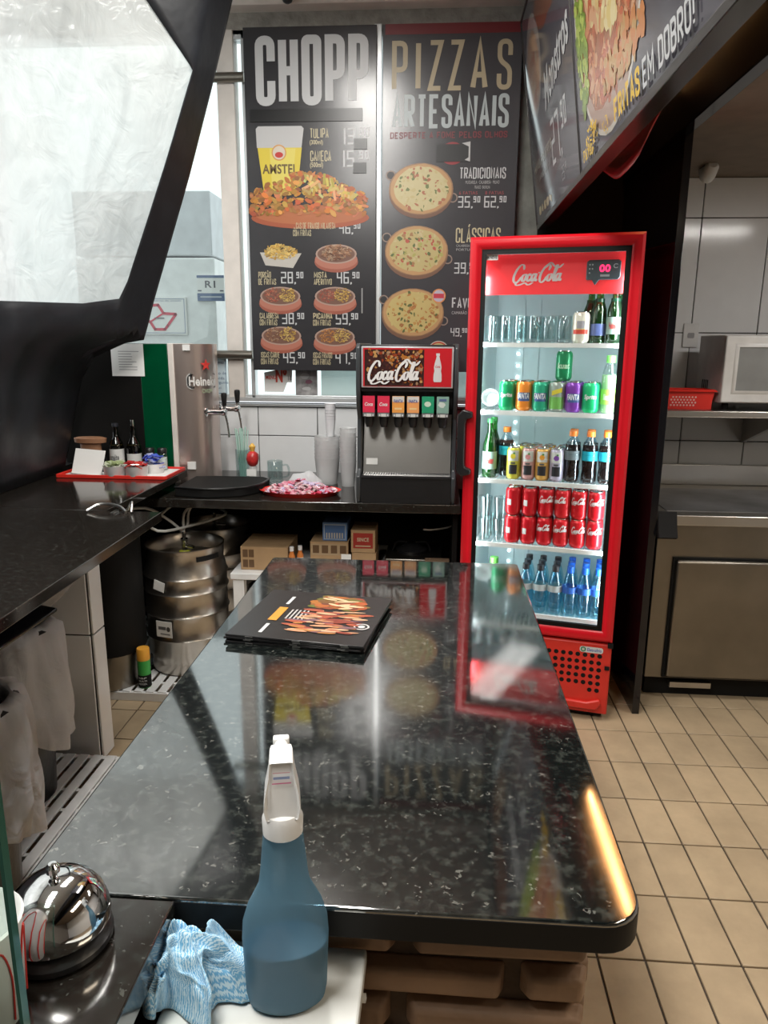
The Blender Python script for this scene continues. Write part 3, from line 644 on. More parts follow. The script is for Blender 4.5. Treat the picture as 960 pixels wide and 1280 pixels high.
# poster 2
p2 = thing('menu_poster', 'tall grey wall poster headed PIZZAS ARTESANAIS with three pizzas', 'poster', (-.285, 3.742, 1.415))
pframe(p2, .640, 1.562, m=mat('poster_grey', (.050,.049,.055), .25, ior=1.6, var=.05))
X2 = lambda px, py: (px-(479-(py-30)*.0045))/(655-479)*.640; Z2 = lambda py: 1.562-(py-29)*.003632
def T2(mb, s, a, b, c, d, col, bold=.3): mb = MB(); letters(mb, s, X2(a, c), X2(b, c), Z2(d), Z2(c), -.002, col, .0, bold or .3); obj('lettering', squash(mb), m_print, p2, smooth=False)
L = MB(); L.rect(.012, .640, Z2(41), 1.562, -.002, (.16,.012,.016)); obj('red_band', squash(L), m_print, p2, smooth=False)
for i, ch in enumerate('PIZZAS'):
    a = (491, 520, 537, 563, 591, 624)[i]; b_ = (511, 529, 556, 582, 613, 643)[i]; T2(L, ch, a, b_, 48, 106, TAN, .0)
T2(L, 'ARTESANAIS', 491, 641, 110, 150, (.50,.56,.57), .36)
T2(L, 'DESPERTE A FOME PELOS OLHOS', 489, 640, 154, 162, (.20,.03,.04), .0)
T2(L, 'TRADICIONAIS', 580, 640, 197, 211, WHT, .3); T2(L, 'MUSSARELA · CALABRESA · MILHO', 588, 632, 213, 217, (.45,.45,.45), 0); T2(L, 'FRANGO · BAUNILHA', 600, 620, 219, 223, (.45,.45,.45), 0)
T2(L, '6 FATIAS', 580, 604, 226, 230, (.35,.05,.06), 0); T2(L, '8 FATIAS', 614, 638, 226, 230, (.35,.05,.06), 0)
def D2(s, px, py0, py1): mb = MB(); digits(mb, s, X2(px, py1), Z2(py1), Z2(py0)-Z2(py1), -.002, WHT); obj('price', squash(mb), m_print, p2, smooth=False)
D2('35,90', 579, 232, 246); D2('62,90', 613, 232, 246)
T2(L, 'CLÁSSICAS', 577, 636, 271, 290, CRM, .0); T2(L, 'CALABRESA · BACON · MARGUERITA', 578, 634, 292, 295, (.45,.45,.45), 0); T2(L, 'PORTUGUESA · ATUM', 578, 634, 297, 300, (.45,.45,.45), 0)
D2('39,90', 576, 315, 329); T2(L, 'FAVORITAS', 574, 634, 360, 374, WHT, .0); T2(L, 'CAMARÃO · QUATRO QUEIJOS', 574, 634, 377, 383, (.5,.5,.5), 0); D2('49,90', 573, 400, 411)
for px, py, tops, ch in ((530,223,[(.60,.50,.24),(.66,.58,.32),(.45,.16,.08),(.16,.2,.06),(.62,.54,.28)],(.64,.56,.30)),(525,300,[(.5,.10,.06),(.12,.16,.05),(.62,.52,.28),(.4,.2,.08),(.45,.42,.12)],(.56,.46,.2)),(521,380,[(.55,.30,.08),(.40,.16,.05),(.62,.50,.2),(.12,.14,.04),(.5,.22,.06)],(.60,.47,.18))):
    G = MB(); pizza(G, X2(px,py), Z2(py), .148, .112, tops, cheese=ch); obj('pizza_picture', squash(G), m_print, p2, smooth=False)
G = MB()
G.disc(X2(556,358), Z2(358), .034, .034, -.008, (.75,.30,.10), 22); G.disc(X2(556,358), Z2(358), .028, .028, -.0085, (.55,.5,.6), 22); G.rect(X2(549,358), X2(563,358), Z2(361), Z2(355), -.009, (.6,.05,.08))
cx, cz = X2(557,432), Z2(432); G.disc(cx, cz, .054, .054, -.002, (.6,.58,.5), 26); G.disc(cx, cz, .050, .050, -.0023, (.5,.06,.03), 26); G.disc(cx, cz, .043, .043, -.0026, (.62,.5,.22), 26); text(G, '100%', cx-.026, cx+.026, cz+.005, cz+.024, -.003, (.02,.02,.02), .03)
G.disc(X2(570,180), Z2(180), .058, .050, -.002, (.32,.03,.04), 20)
obj('round_badge', squash(G), m_print, p2, smooth=False)
G = MB(); G.rect(X2(549,182), X2(592,182), Z2(190), Z2(169), -.0075, (.02,.02,.022)); G.flat([(X2(582,170),Z2(168)),(X2(593,170),Z2(166)),(X2(593,190),Z2(190)),(X2(586,190),Z2(188)),(X2(591,180),Z2(185)),(X2(591,172),Z2(172))], -.008, (.6,.6,.6))
obj('black_tape', squash(G), m_print, p2, smooth=False)

# ================================================================== OVERHEAD MENU BOARDS (tilted)
upv = Vector((-.1367, 0, .9906)); xd = Vector((0, -1, 0)); yd = Vector((.9906, 0, .1367))
def board(y_far, w, h, label, red):
    Mx = Matrix((xd, yd, upv)).transposed().to_4x4(); Mx.translation = Vector((.46, y_far, 2.105))
    t = thing('overhead_menu_board', label, 'sign', M=Mx)
    obj('panel', MB().box(0, w, 0, .03, 0, h), mat('board_print', (.055, .052, .062), .10, ior=1.7, var=.1, scale=3), t)
    fr = MB(); fr.box(-.004, w+.004, -.004, .05, -.022, 0).box(-.006, 0, -.004, .045, 0, h).box(w, w+.006, -.004, .045, 0, h).box(-.004, w+.004, -.004, .045, h, h+.012)
    obj('board_frame', fr, mat('board_frame_dark', (.05, .045, .042), .22, .3), t, bevel=.002)
    return t
b1 = board(3.725, 1.085, .865, 'dark tilted overhead menu board farther away, white scrawl price and a glass mug picture', 0)
BX = lambda Y: 3.725-Y; BZ = lambda z: (z-2.105)/.9906
G = MB(); G.disc(BX(3.47), BZ(2.70), .20, .19, -.002, (.34,.29,.27), 26); G.disc(BX(3.48), BZ(2.68), .16, .15, -.0022, (.45,.24,.14), 24, jit=.05)
for k in range(40): G.disc(BX(3.48)+random.uniform(-.1,.1), BZ(2.66)+random.uniform(-.1,.1), .02, .018, -.0024-.00002*k, random.choice([(.5,.3,.2),(.4,.12,.08),(.5,.42,.3)]), 8)
G.disc(BX(3.05), BZ(2.84), .3, .11, -.002, (.20,.07,.04), 20, jit=.08); G.disc(BX(3.3), BZ(2.3), .35, .12, -.0015, (.085,.03,.035), 22, jit=.05)
obj('food_picture', squash(G, .08), m_printb, b1, smooth=False)
def BT(t, fn, *a_, **k):
    mb = MB(); fn(mb, *a_, **k); obj('price' if fn is digits else 'lettering', squash(mb, .15), m_printb, t, smooth=False)
BT(b1, text, 'Monstros', BX(3.24), BX(2.68), BZ(2.49), BZ(2.62), -.012, WHT, .03, .3, rot=.12); BT(b1, digits, '27,90', BX(3.16), BZ(2.24), .165, -.004, WHT)
BT(b1, block, 'HAMBURGUERES', BX(3.66), BX(3.16), BZ(2.31), BZ(2.35), -.004, (.4,.36,.3)); BT(b1, block, 'CARNE QUEIJO', BX(3.55), BX(3.2), BZ(2.26), BZ(2.285), -.004, (.3,.28,.26))
BT(b1, digits, '25,90', BX(2.98), BZ(2.15), .05, -.004, (.4,.4,.42)); BT(b1, block, 'BACON', BX(3.62), BX(3.25), BZ(2.13), BZ(2.165), -.004, CRM)
b2 = board(2.632, 1.50, .865, 'nearer tilted overhead menu board, giant burger picture and words FRITAS EM DOBRO!', 0)
BX = lambda Y: 2.632-Y
G = MB(); G.disc(BX(2.20), BZ(2.50), .385, .385, -.002, (.60,.56,.50), 36); G.disc(BX(2.20), BZ(2.50), .370, .370, -.0022, (.42,.30,.24), 36)
def blobs(cx, cz, rx, rz, n, cols, s, y0):
    for k in range(n):
        a = random.uniform(0, 6.28); r = random.random()**.5
        G.disc(cx+rx*r*math.cos(a), cz+rz*r*math.sin(a), s*random.uniform(.5,1.4), s*random.uniform(.4,1), y0-.00002*k, random.choice(cols), 9, rot=random.uniform(0,3), jit=.2)
G.disc(BX(2.2), BZ(2.46), .34, .27, -.0024, (.36,.15,.08), 24, jit=.06); G.disc(BX(2.16), BZ(2.62), .28, .25, -.0026, (.62,.50,.26), 24, jit=.08)
blobs(BX(2.2), BZ(2.38), .30, .17, 260, [(.5,.14,.07),(.55,.24,.12),(.40,.12,.06),(.6,.34,.2)], .024, -.003)
blobs(BX(2.13), BZ(2.57), .17, .22, 200, [(.66,.52,.22),(.70,.60,.34),(.6,.44,.2)], .028, -.010)
blobs(BX(2.50), BZ(2.44), .07, .22, 120, [(.30,.42,.08),(.42,.50,.12),(.2,.3,.05)], .02, -.018)
blobs(BX(2.05), BZ(2.26), .22, .05, 90, [(.55,.22,.08),(.5,.3,.12)], .02, -.024)
obj('burger_picture', squash(G, .08), m_printb, b2, smooth=False)
YL = (.80, .50, .02)
BT(b2, block, 'FRITAS', BX(2.135), BX(1.885), BZ(2.118), BZ(2.178), -.045, YL); BT(b2, block, 'EM DOBRO!', BX(1.862), BX(1.515), BZ(2.118), BZ(2.178), -.045, WHT, .26)
L = MB(); fries(L, BX(2.42), BZ(2.16), .10, .05, -.045, 40, [YL, (.7,.42,.03)], .5); fries(L, BX(2.24), BZ(2.145), .05, .03, -.045, 20, [YL, (.7,.42,.03)], .5); obj('fries_picture', squash(L, .15), m_printg, b2, smooth=False)
for i, (a, c) in enumerate(((2.545, 2.485), (2.475, 2.42))): BT(b2, text, 'P&', BX(a), BX(c), BZ(2.115), BZ(2.15), -.0495, YL, .02)
BT(b2, text, 'Burger', BX(1.62), BX(1.15), BZ(2.42), BZ(2.58), -.012, (.11,.11,.13), .04, .2); BT(b2, text, 'COMBO', BX(1.80), BX(1.50), BZ(2.34), BZ(2.42), -.012, (.5,.5,.52), .02, .2)

# warm tube under the soffit, security camera, kitchen fixtures
wt = thing('warm_tube_lamp', 'warm orange tube lamp under the black soffit behind the nearer menu board', 'lamp', (.82, 2.94, 2.60))
obj('housing', MB().box(-.025, .025, -.42, .42, -.020, 0), m_whitem, wt); obj('tube', MB().cyl((0,-.40,-.031),(0,.40,-.031),.007,12), m_warm, wt)
for q, (lx, y) in enumerate(((-.45, 2.2), (-.65, .35))):
    cl = thing('ceiling_tube_lamp', 'long white ceiling tube lamp '+('over the island counter' if q == 0 else 'nearer the entrance'), 'lamp', (lx, y, 3.12))  # second fixture is added out of view, housing for the bin fill
    obj('housing', MB().box(-.13, .13, -.66, .66, -.045, 0), m_whitem, cl, bevel=.004); obj('tube', MB().cyl((-.06,-.62,-.058),(-.06,.62,-.058),.013,12).cyl((.06,-.62,-.058),(.06,.62,-.058),.013,12), m_cool, cl)
kl = thing('kitchen_lamp', 'flat lamp on the brown kitchen ceiling', 'lamp', (1.75, 2.3, 2.33)); obj('housing', MB().box(-.3, .3, -.1, .1, -.02, 0), m_whitem, kl); obj('diffuser', MB().box(-.28, .28, -.085, .085, -.024, -.02), mat('kitchen_diffuser', (1,1,1), .5, emit=(1,.93,.84), estr=4), kl)
kl = thing('kitchen_lamp', 'flat lamp over the kitchen passage', 'lamp', (1.3, .4, 2.33)); obj('housing', MB().box(-.16, .16, -.52, .52, -.012, 0), m_whitem, kl)  # added housing for the unseen passage fill
sc_ = thing('dome_camera', 'small white dome security camera under the beam above the CHOPP poster', 'camera', (-.715, 3.69, 3.07))
obj('mount', MB().lathe([(.03,.05),(.03,.03),(.026,.0)], 20), m_white, sc_); obj('lens_dome', MB().lathe([(.026,.0),(.02,-.014),(.01,-.02),(0,-.021)], 18), m_black, sc_)
kf = thing('ceiling_sensor', 'white sensor lamp high on the kitchen ceiling', 'sensor', (1.19, 3.6, 2.33))
obj('mount', MB().box(-.03, .03, -.02, .05, -.03, 0), m_white, kf, bevel=.004)
obj('head', MB().lathe([(.030,0),(.034,.02),(.030,.07),(.018,.085)], 18, M=Matrix.Translation((-.01,.0,-.045)) @ Matrix.Rotation(R(62), 4, 'X')), m_white, kf)
ks = thing('black_spotlight', 'black round fixture on the kitchen ceiling beside the soffit', 'lamp', (.985, 2.05, 2.33))
obj('head', MB().lathe([(.05,0),(.052,-.02),(.04,-.06),(.02,-.07)], 20), m_black, ks)
rb = thing('red_reflection_sheet', 'red plastic bag tucked under the overhead board above the red fridge', 'bag', (.66, 2.60, 2.13))  # added red shape in place of the red fridge's reflection below the board
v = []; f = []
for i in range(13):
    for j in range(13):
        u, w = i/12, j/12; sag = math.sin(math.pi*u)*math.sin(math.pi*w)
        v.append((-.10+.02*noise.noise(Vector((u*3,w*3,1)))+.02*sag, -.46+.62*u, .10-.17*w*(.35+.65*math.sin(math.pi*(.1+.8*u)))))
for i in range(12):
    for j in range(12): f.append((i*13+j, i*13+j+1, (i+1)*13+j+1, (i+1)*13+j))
obj('film', MB().add(v, f), mat('red_reflection_film', (.45,.01,.015), .3), rb, solid=.002, ang=180)
obj('hook', MB().box(-.105, -.095, -.01, .01, .09, .48), m_steel, rb)  # added along with the reflection sheet, to hold it

# ================================================================== FRIDGE
fz = thing('glass_door_fridge', 'tall red drinks fridge with lit glass door and white script header', 'fridge', (.116, 2.996, 0), R(-13))
FW, FH, FD = .645, 1.955, .58
sh = MB(); t_ = .035
sh.box(0, FW, .055, .055+.03, .085, .36); sh.box(0, t_, .055, FD, .085, FH); sh.box(FW-t_, FW, .055, FD, .085, FH); sh.box(0, FW, FD-.03, FD, .085, FH); sh.box(0, FW, .055, FD, FH-.05, FH); sh.box(0, FW, .055, FD, .34, .385)
obj('cabinet', sh, m_red, fz, bevel=.003)
ln = MB(); ln.box(t_, t_+.004, .06, FD-.03, .385, FH-.05).box(FW-t_-.004, FW-t_, .06, FD-.03, .385, FH-.05).box(t_, FW-t_, FD-.038, FD-.03, .385, FH-.05).box(t_, FW-t_, .06, FD-.03, .385, .392).box(t_, FW-t_, .06, FD-.03, FH-.058, FH-.05)
for x in (.13, .20): ln.box(x, x+.035, FD-.046, FD-.036, .40, 1.75)
obj('liner', ln, m_fridgein, fz)
def ring(x0, x1, z0, z1, w, y0, y1, rnd=True):
    b = MB(); prof = [(0, y1), (0, y0+.012), (.010, y0+.002), (.022, y0), (w-.012, y0+.004), (w, y0+.014), (w, y1)]
    v = []; n = len(prof)
    for sx, sz in ((0,0),(1,0),(1,1),(0,1)):
        for d, y in prof: v.append(((x0+d) if sx == 0 else (x1-d), y, (z0+d) if sz == 0 else (z1-d)))
    f = []
    for c in range(4):
        c2 = (c+1) % 4
        for k in range(n): f.append((c*n+k, c*n+(k+1) % n, c2*n+(k+1) % n, c2*n+k))
    return b.add(v, f)
door = obj('door', ring(0, FW, .356, FH, .046, 0, .05), m_red, fz, ang=30)
obj('gasket', ring(.044, FW-.044, .400, FH-.044, .014, .008, .045), m_blackmatt, door)
obj('door_glass', MB().box(.05, FW-.05, .022, .026, .406, FH-.05), g_door, door)
obj('handle', MB().prism([(-.022,1.27),(-.002,1.295),(.036,1.285),(.036,1.262),(.012,1.255),(.008,1.235),(.008,1.08),(.012,1.06),(.036,1.05),(.036,1.03),(-.002,1.02),(-.022,1.04)], -.030, 0), m_black, door, bevel=.005)
hdr = obj('header_sign', MB().box(t_, FW-t_, .085, .105, 1.745, FH-.05), mat('header_red', (.75,.03,.035), .35, emit=(.85,.03,.04), estr=.35), fz)
L = MB(); cola_script(L, .158, .355, 1.778, 1.862, .083, (.85,.78,.78)); obj('script_lettering', L, m_print, hdr, smooth=False)
ctl = obj('controller', MB().prism([(.440,1.795),(.462,1.795),(.474,1.775),(.490,1.795),(.558,1.795),(.566,1.805),(.566,1.860),(.558,1.868),(.448,1.868),(.440,1.860)], .074, .086), mat('controller_grey', (.05,.07,.085), .4), fz, bevel=.003)
L = MB(); text(L, '00', .488, .528, 1.823, 1.850, .0725, (1,.1,.2), .03); obj('red_digits', L, m_reddig, ctl, smooth=False)
L = MB()
for x, z in ((.452,1.85),(.462,1.85),(.452,1.835),(.462,1.835),(.452,1.82)): L.disc(x, z, .003, .003, .0725, (.5,.55,.58), 10)
L.rect(.492,.526,1.806,1.814,.0725,(.45,.45,.5)); text(L, 'C', .538, .554, 1.836, 1.853, .0725, (.6,.65,.7), .02); obj('buttons', L, m_print, ctl, smooth=False)
stk = obj('sticker', MB().box(.045, .108, .020, .0215, 1.870, 1.890), m_paper, door)
L = MB(); text(L, 'COM NEVE', .049, .104, 1.874, 1.886, .0195, (.08,.08,.09), .02); obj('sticker_lettering', L, m_print, stk, smooth=False)
SHZ = [1.557, 1.284, .997, .720, .418]
for z in SHZ:
    b = MB(); b.box(.042, FW-.042, .078, .088, z-.016, z+.002); b.box(.042, FW-.042, .50, .508, z-.008, z)
    for k in range(26): x = .05+k*.0217; b.box(x, x+.003, .088, .50, z-.006, z-.002)
    b.box(.042,.05,.088,.5,z-.008,z).box(FW-.05,FW-.042,.088,.5,z-.008,z)
    obj('shelf', b, m_whitem, fz, smooth=False)
    if z > 1.5: pass
led = MB()
for k in range(24):
    z = .46+k*.0525; led.lathe([(.0045,0),(.0045,.003)], 10, M=Matrix.Translation((.142, FD-.050, z)) @ Matrix.Rotation(R(90), 4, 'X'))
for x in (t_+.006, FW-t_-.012): led.box(x, x+.006, .062, .074, .42, 1.86)
obj('led_strip', led, m_led, fz)
for x, rot in ((t_+.02, R(-90)), (FW-t_-.02, R(90))):
    l = lamp('fridge_light', (0,0,0), (0,0,0), .03, 3.6, (.86,.97,1), 1.35); l.parent = fz; l.location = (x, .075, 1.14)
    l.rotation_euler = (R(90), 0, R(-38) if x < .3 else R(38))
# base grille
gp = MB(); gp.box(.0, FW, .02, .06, .045, .345)
grl = obj('grille_panel', MB().prism(rr_poly(.0, FW, .030, .345, (.0, .012, .012, .0)), .012, .05), mat('grille_red', (.62,.03,.02), .4), fz, bevel=.006)
for r in range(6):
    for c in range(9):
        x = .60-c*.0295-(.0 if r % 2 == 0 else .002); z = .290-r*.031
        if r == 5 and c > 1: continue
        if x < .3: continue
        obj('vent_hole', MB().cyl((x, .0114, z), (x, .018, z), .0098, 12), m_blackmatt, grl)
obj('scoop', MB().prism([(.40,.11),(.47,.085),(.56,.082),(.61,.10),(.62,.08),(.60,.05),(.42,.05),(.39,.07)], -.004, .014), MATS['grille_red'], grl, bevel=.006)
L = MB(); L.flat(rr_poly(.518, .612, .302, .328, (.01,.01,.01,.01)), .0108, (.70,.72,.72)); L.disc(.532, .315, .011, .011, .0105, (.03,.25,.12), 16); L.disc(.532,.315,.006,.006,.0102,(.6,.6,.55),12); text(L, 'Eletrofrio', .548, .606, .308, .322, .0105, (.05,.12,.45), .02)
obj('badge', L, m_print, grl, smooth=False)
obj('latch', MB().box(.622, .642, .005, .012, .235, .250).box(.628, .650, .0, .02, .335, .352), m_blackmatt, grl)
for x in (.06, .58):
    for y in (.08, .5): obj('foot', MB().lathe([(.028,0),(.03,.004),(.022,.02),(.022,.09)], 16, c=(x, y, 0)), m_blackmatt, fz)
obj('kick', MB().box(.02, FW-.02, .035, .06, .012, .05).box(.02,FW-.02,.06,FD-.02,.07,.09), m_blackmatt, fz)

# ---- drinks; fridge-local placement -> world
FM = Matrix.Translation((.116, 2.996, 0)) @ Matrix.Rotation(R(-13), 4, 'Z')
def fpos(x, y, z): p = FM @ Vector((x, y, z)); return p
FR = R(-13)
ORD = ['leftmost', 'second from left', 'third from left', 'third from right', 'second from right', 'rightmost']
CANP = [(.024,0),(.0265,.002),(.0325,.012),(.033,.018),(.033,.104),(.031,.111),(.0265,.118)]
def can(label, cat_group, col, words, band=None, loc=(0,0,0), rz=FR, prof=CANP, lid=.0265, h=.118, wcol=(.85,.85,.85), name='soda_can', extra=None):
    t = thing(name, label, 'can', loc, rz, cat_group)
    m = mat('can_'+'_'.join('%03d' % int(c*999) for c in col), col, .28, .25, var=.04)
    obj('body', MB().lathe(prof, 28), m, t, ang=50)
    obj('lid', MB().lathe([(lid, h), (lid+.0006, h+.003), (lid-.002, h+.0035), (lid-.004, h+.001), (0, h+.001)], 24), m_chrome, t)
    L = MB(); rw = max(p[0] for p in prof)+.0004
    if extra: extra(L, rw)
    if words == 'SCRIPT': cola_script(L, -.030, .032, h*.52, h*.80, 0, wcol, wrap=rw)
    elif words: text(L, words, -.026, .026, h*.42, h*.62, 0, wcol, .03, .15, wrap=rw+.0004)
    if L.v: obj('can_print', L, m_print, t, smooth=False)
    return t
def wraprect(L, rw, a, b, c, d, col, n=8):
    v = []; 
    for k in range(n+1):
        x = a+(b-a)*k/n; v += [(rw*math.sin(x/rw), -rw*math.cos(x/rw), c), (rw*math.sin(x/rw), -rw*math.cos(x/rw), d)]
    L.add(v, [(2*k, 2*k+2, 2*k+3, 2*k+1) for k in range(n)], col)
# shelf 1: glass mugs, beer can, green bottles
def mug(loc, rz, label, group, name='glass_mug'):
    t = thing(name, label, 'mug', loc, rz, group)
    obj('body', MB().lathe([(0,.004),(.026,.0),(.031,.004),(.033,.012),(.0335,.11),(.0315,.112),(.0305,.11),(.029,.018),(0,.016)], 24), g_clear, t, ang=50)
    b = MB(); b.tube([(.032,0,.09),(.052,0,.09),(.060,0,.065),(.056,0,.035),(.032,0,.025)], .0048, 8)
    obj('handle', b, g_clear, t)
    return t
mg = None; names = ['leftmost', 'second from left', 'third from left', 'third from right', 'second from right', 'rightmost']
for k, x in enumerate((.076, .134, .192, .250, .308, .366)):
    lb = names[k]+' of the front glass mugs on the top fridge shelf'
    a = R(-13)+R((80, 100, 90, 85, 100, 95)[k])
    if mg is None: mg = mug(fpos(x, .14, 1.5585), a, lb, 'glass mugs in the fridge'); mg.scale = (.85, .85, .95)
    else: dup(mg, fpos(x, .14, 1.5585), a, lb)
for k, x in enumerate((.11, .18, .25)): dup(mg, fpos(x, .27, 1.5585), R(77), ('left', 'middle', 'right')[k]+' of three glass mugs in the second row of the top fridge shelf')
def amst(L, rw): wraprect(L, rw, -.032, .032, .035, .052, (.65,.06,.03)); wraprect(L, rw, -.015, .015, .055, .085, (.35,.33,.36)); wraprect(L, rw+.0003, -.02, .02, .052, .056, (.65,.5,.2))
can('pale beer can with red band beside the mugs on the top fridge shelf', None, (.66,.62,.52), None, loc=fpos(.431, .13, 1.5585), name='beer_can', extra=amst, lid=.0265)
BP = [(.0,.002),(.028,0),(.0305,.004),(.0305,.12),(.029,.14),(.021,.165),(.0145,.185),(.013,.22),(.0145,.222),(.0145,.232),(.0135,.234)]
def bottle(loc, label, glass, prof, cap, capz, lab=None, name='glass_bottle', group=None, liquid=None, cr=.0145, ch=.014, words=None, wc=(.1,.3,.12), rz=FR):
    t = thing(name, label, 'bottle', loc, rz, group)
    obj('body', MB().lathe(prof, 24), glass, t, ang=50)
    if liquid: 
        lm, z1 = liquid; lp = [(max(0, r*.93), z) for r, z in prof if z < z1]; lp.append((lp[-1][0], z1)); lp.append((0, z1)); obj('liquid', MB().lathe(lp, 18, c=(0,0,.001)), lm, t, ang=50)
    obj('cap', MB().lathe([(cr, capz-.002), (cr+.0006, capz), (cr, capz+ch), (0, capz+ch+.001)], 18), cap, t)
    if lab:
        z0, z1, c = lab; rw = max(np.interp((z0, z1), [p[1] for p in prof], [p[0] for p in prof]))+.0007
        b = MB()
        if len(c) == 3: b.lathe([(rw, z0), (rw, z1)], 24, cap=False, col=c)
        else: b.disc(0, (z0+z1)/2, 0, 0, 0, c[:3])
        if words: text(b, words, -.022, .022, z0+(z1-z0)*.3, z0+(z1-z0)*.7, 0, wc, .03, .1, wrap=rw+.0006)
        obj('label', b, m_print, t)
    return t
m_gcap = mat('green_cap', (.05,.30,.08), .3, .3); m_silv = m_chrome
m_or = mat('orange_cap', (.85,.22,.03), .4); m_bcap = mat('blue_cap', (.01,.12,.62), .35); m_kcap = mat('dark_cap', (.02,.022,.03), .4)
liq_g = mat('green_beer', (.015,.10,.025), .1); liq_dg = mat('dark_green_beer', (.008,.06,.03), .1)
for k, (x, y, lb, lab) in enumerate(((.462, .24, 'plain green bottle behind the beer can on the top fridge shelf', None), (.497, .15, 'green bottle with small blue label on the top fridge shelf', (.03,.075,(.10,.14,.35))), (.557, .13, 'green bottle with round pale label at right of the top fridge shelf', (.035,.10,(.30,.42,.36))), (.572, .235, 'plain green bottle farthest right in the back of the top fridge shelf', None))):
    bottle(fpos(x, y, 1.5585), lb, g_greenb, [(r*.95, z*.93) for r, z in BP], m_gcap, .217, lab, 'beer_bottle', liquid=(liq_dg if k else liq_g, .17), words=('Heineken' if k == 2 else None), wc=(.5,.05,.05))
# shelf 2
GR, ORG, PUR = (.01,.34,.12), (.85,.26,.03), (.20,.04,.36)
def fanta(L, rw): wraprect(L, rw, -.022, .030, .040, .075, (.05,.10,.28))
def schw(L, rw):
    wraprect(L, rw, -.033, .033, .012, .060, (.16,.42,.08)); L.flat([(-.018,.066),(.022,.080),(.022,.098),(-.018,.084)], -.0335, (.75,.62,.05))
s2 = [(.152, GR, 'Sprite', None, 'dark green can, first on the left of the second fridge shelf'), (.221, ORG, 'FANTA', fanta, 'orange can with blue label on the second fridge shelf'), (.288, (.02,.36,.20), 'FANTA', fanta, 'green can with dark blue label on the second fridge shelf'), (.354, (.30,.34,.30), None, schw, 'silver and green can with yellow diagonal band'), (.420, PUR, 'FANTA', fanta, 'purple can on the second fridge shelf'), (.487, (.01,.45,.16), 'Sprite', None, 'bright green can beside the lime bottle on the second fridge shelf')]
for k, (x, c, w_, ex, lb) in enumerate(s2):
    can(lb, None, c, w_, loc=fpos(x, .13, 1.286), extra=ex)
    can('second-row can right behind the '+lb.split(' ')[0]+' '+('green can at the left end' if k == 0 else lb.split(' ')[1]+' can' if k != 5 else 'green can next to the lime bottle'), None, c, None, loc=fpos(x+.006, .205, 1.286))
can('dark green can standing on top of the second-shelf cans', None, (.005,.22,.08), 'kuat', loc=fpos(.373, .17, 1.286+.1222), wcol=(.5,.75,.5))
SQ = [(0,.002),(.027,0),(.0315,.005),(.032,.05),(.0295,.08),(.032,.11),(.0305,.14),(.022,.168),(.0155,.178),(.0155,.186)]
bottle(fpos(.556, .135, 1.286), 'tall clear bottle with lime green cap and round lime label on the second shelf', g_clear, [(r, z*1.1) for r, z in SQ], mat('lime_cap', (.20,.75,.12), .35), .200, (.035,.095,(.35,.72,.10)), 'juice_bottle', cr=.018, ch=.026, words='limão', wc=(.85,.9,.8), liquid=(mat('lime_drink', (.45,.72,.35), .2), .15))
sp = thing('plastic_spool', 'clear plastic cup lying on its side at left of the second fridge shelf', 'cup', fpos(.082, .20, 1.286), FR)
obj('body', MB().lathe([(.028,0),(.036,.07),(.037,.072),(.033,.07),(.026,.004),(0,.004)], 24, M=Matrix.Translation((0,0,.037)) @ Matrix.Rotation(R(80), 4, 'X')), g_cup, sp)
# shelf 3
bottle(fpos(.088, .14, .999), 'green beer bottle with pale round label, front left of the third fridge shelf', g_greenb, BP, m_gcap, .232, (.035,.11,(.30,.45,.38)), 'beer_bottle', liquid=(liq_g, .19), words='Heineken', wc=(.5,.05,.05))
bottle(fpos(.090, .226, .999), 'green beer bottle half hidden behind the front one on the third shelf', g_greenb, BP, m_gcap, .232, None, 'beer_bottle', liquid=(liq_g, .19))
CP = [(0,.002),(.026,0),(.0305,.005),(.0315,.03),(.0285,.055),(.031,.085),(.0325,.115),(.0315,.135),(.024,.160),(.0145,.178),(.0135,.196)]
m_cola = mat('cola_liquid', (.012,.006,.006), .08)
def colab(x, y, lb, lc=(.02,.42,.55)): bottle(fpos(x, y, .999), lb, g_pet, CP, m_or, .190, (.092,.130,lc), 'cola_bottle', liquid=(m_cola, .155), words=None, cr=.0165, ch=.020)
colab(.152, .19, 'cola bottle with orange cap and cyan label beside the green bottles')
SL = [(.022,0),(.0245,.002),(.0280,.012),(.0285,.018),(.0285,.118),(.0265,.126),(.0235,.132)]
for k, (x, c, f_, lb) in enumerate(((.193, (.55,.52,.06), (.75,.62,.05), 'slim lemon yellow can'), (.254, (.55,.30,.28), (.65,.25,.25), 'slim pale pink can'), (.312, (.62,.34,.08), (.85,.35,.03), 'slim amber orange can'), (.370, (.42,.38,.48), (.20,.06,.35), 'slim pale can with purple fruit'))):
    def ex(L, rw, f_=f_): wraprect(L, rw, -.018, .018, .022, .062, (.02,.02,.025)); L.disc(0, .098, .011, .011, -rw-.0012, f_, 14); wraprect(L, rw, -.024, .024, .078, .122, (.62,.62,.58)); wraprect(L, rw+.0012, -.010, .010, .066, .073, (.1,.1,.1)); L.disc(.004,.111,.005,.004,-rw-.0014,(.08,.3,.05),8)
    can(lb+' at the front of the third fridge shelf', None, c, None, loc=fpos(x, .125, .999), prof=SL, lid=.0235, h=.132, extra=ex, name='slim_can')
    for q, yy in enumerate((.19, .255)): can(lb+(' directly behind the front one' if q == 0 else ' third in its row')+' on the third fridge shelf', None, c, None, loc=fpos(x+.010*(q+1)+(.012 if k == 0 else 0), yy+.005, .999), prof=SL, lid=.0235, h=.132, name='slim_can')
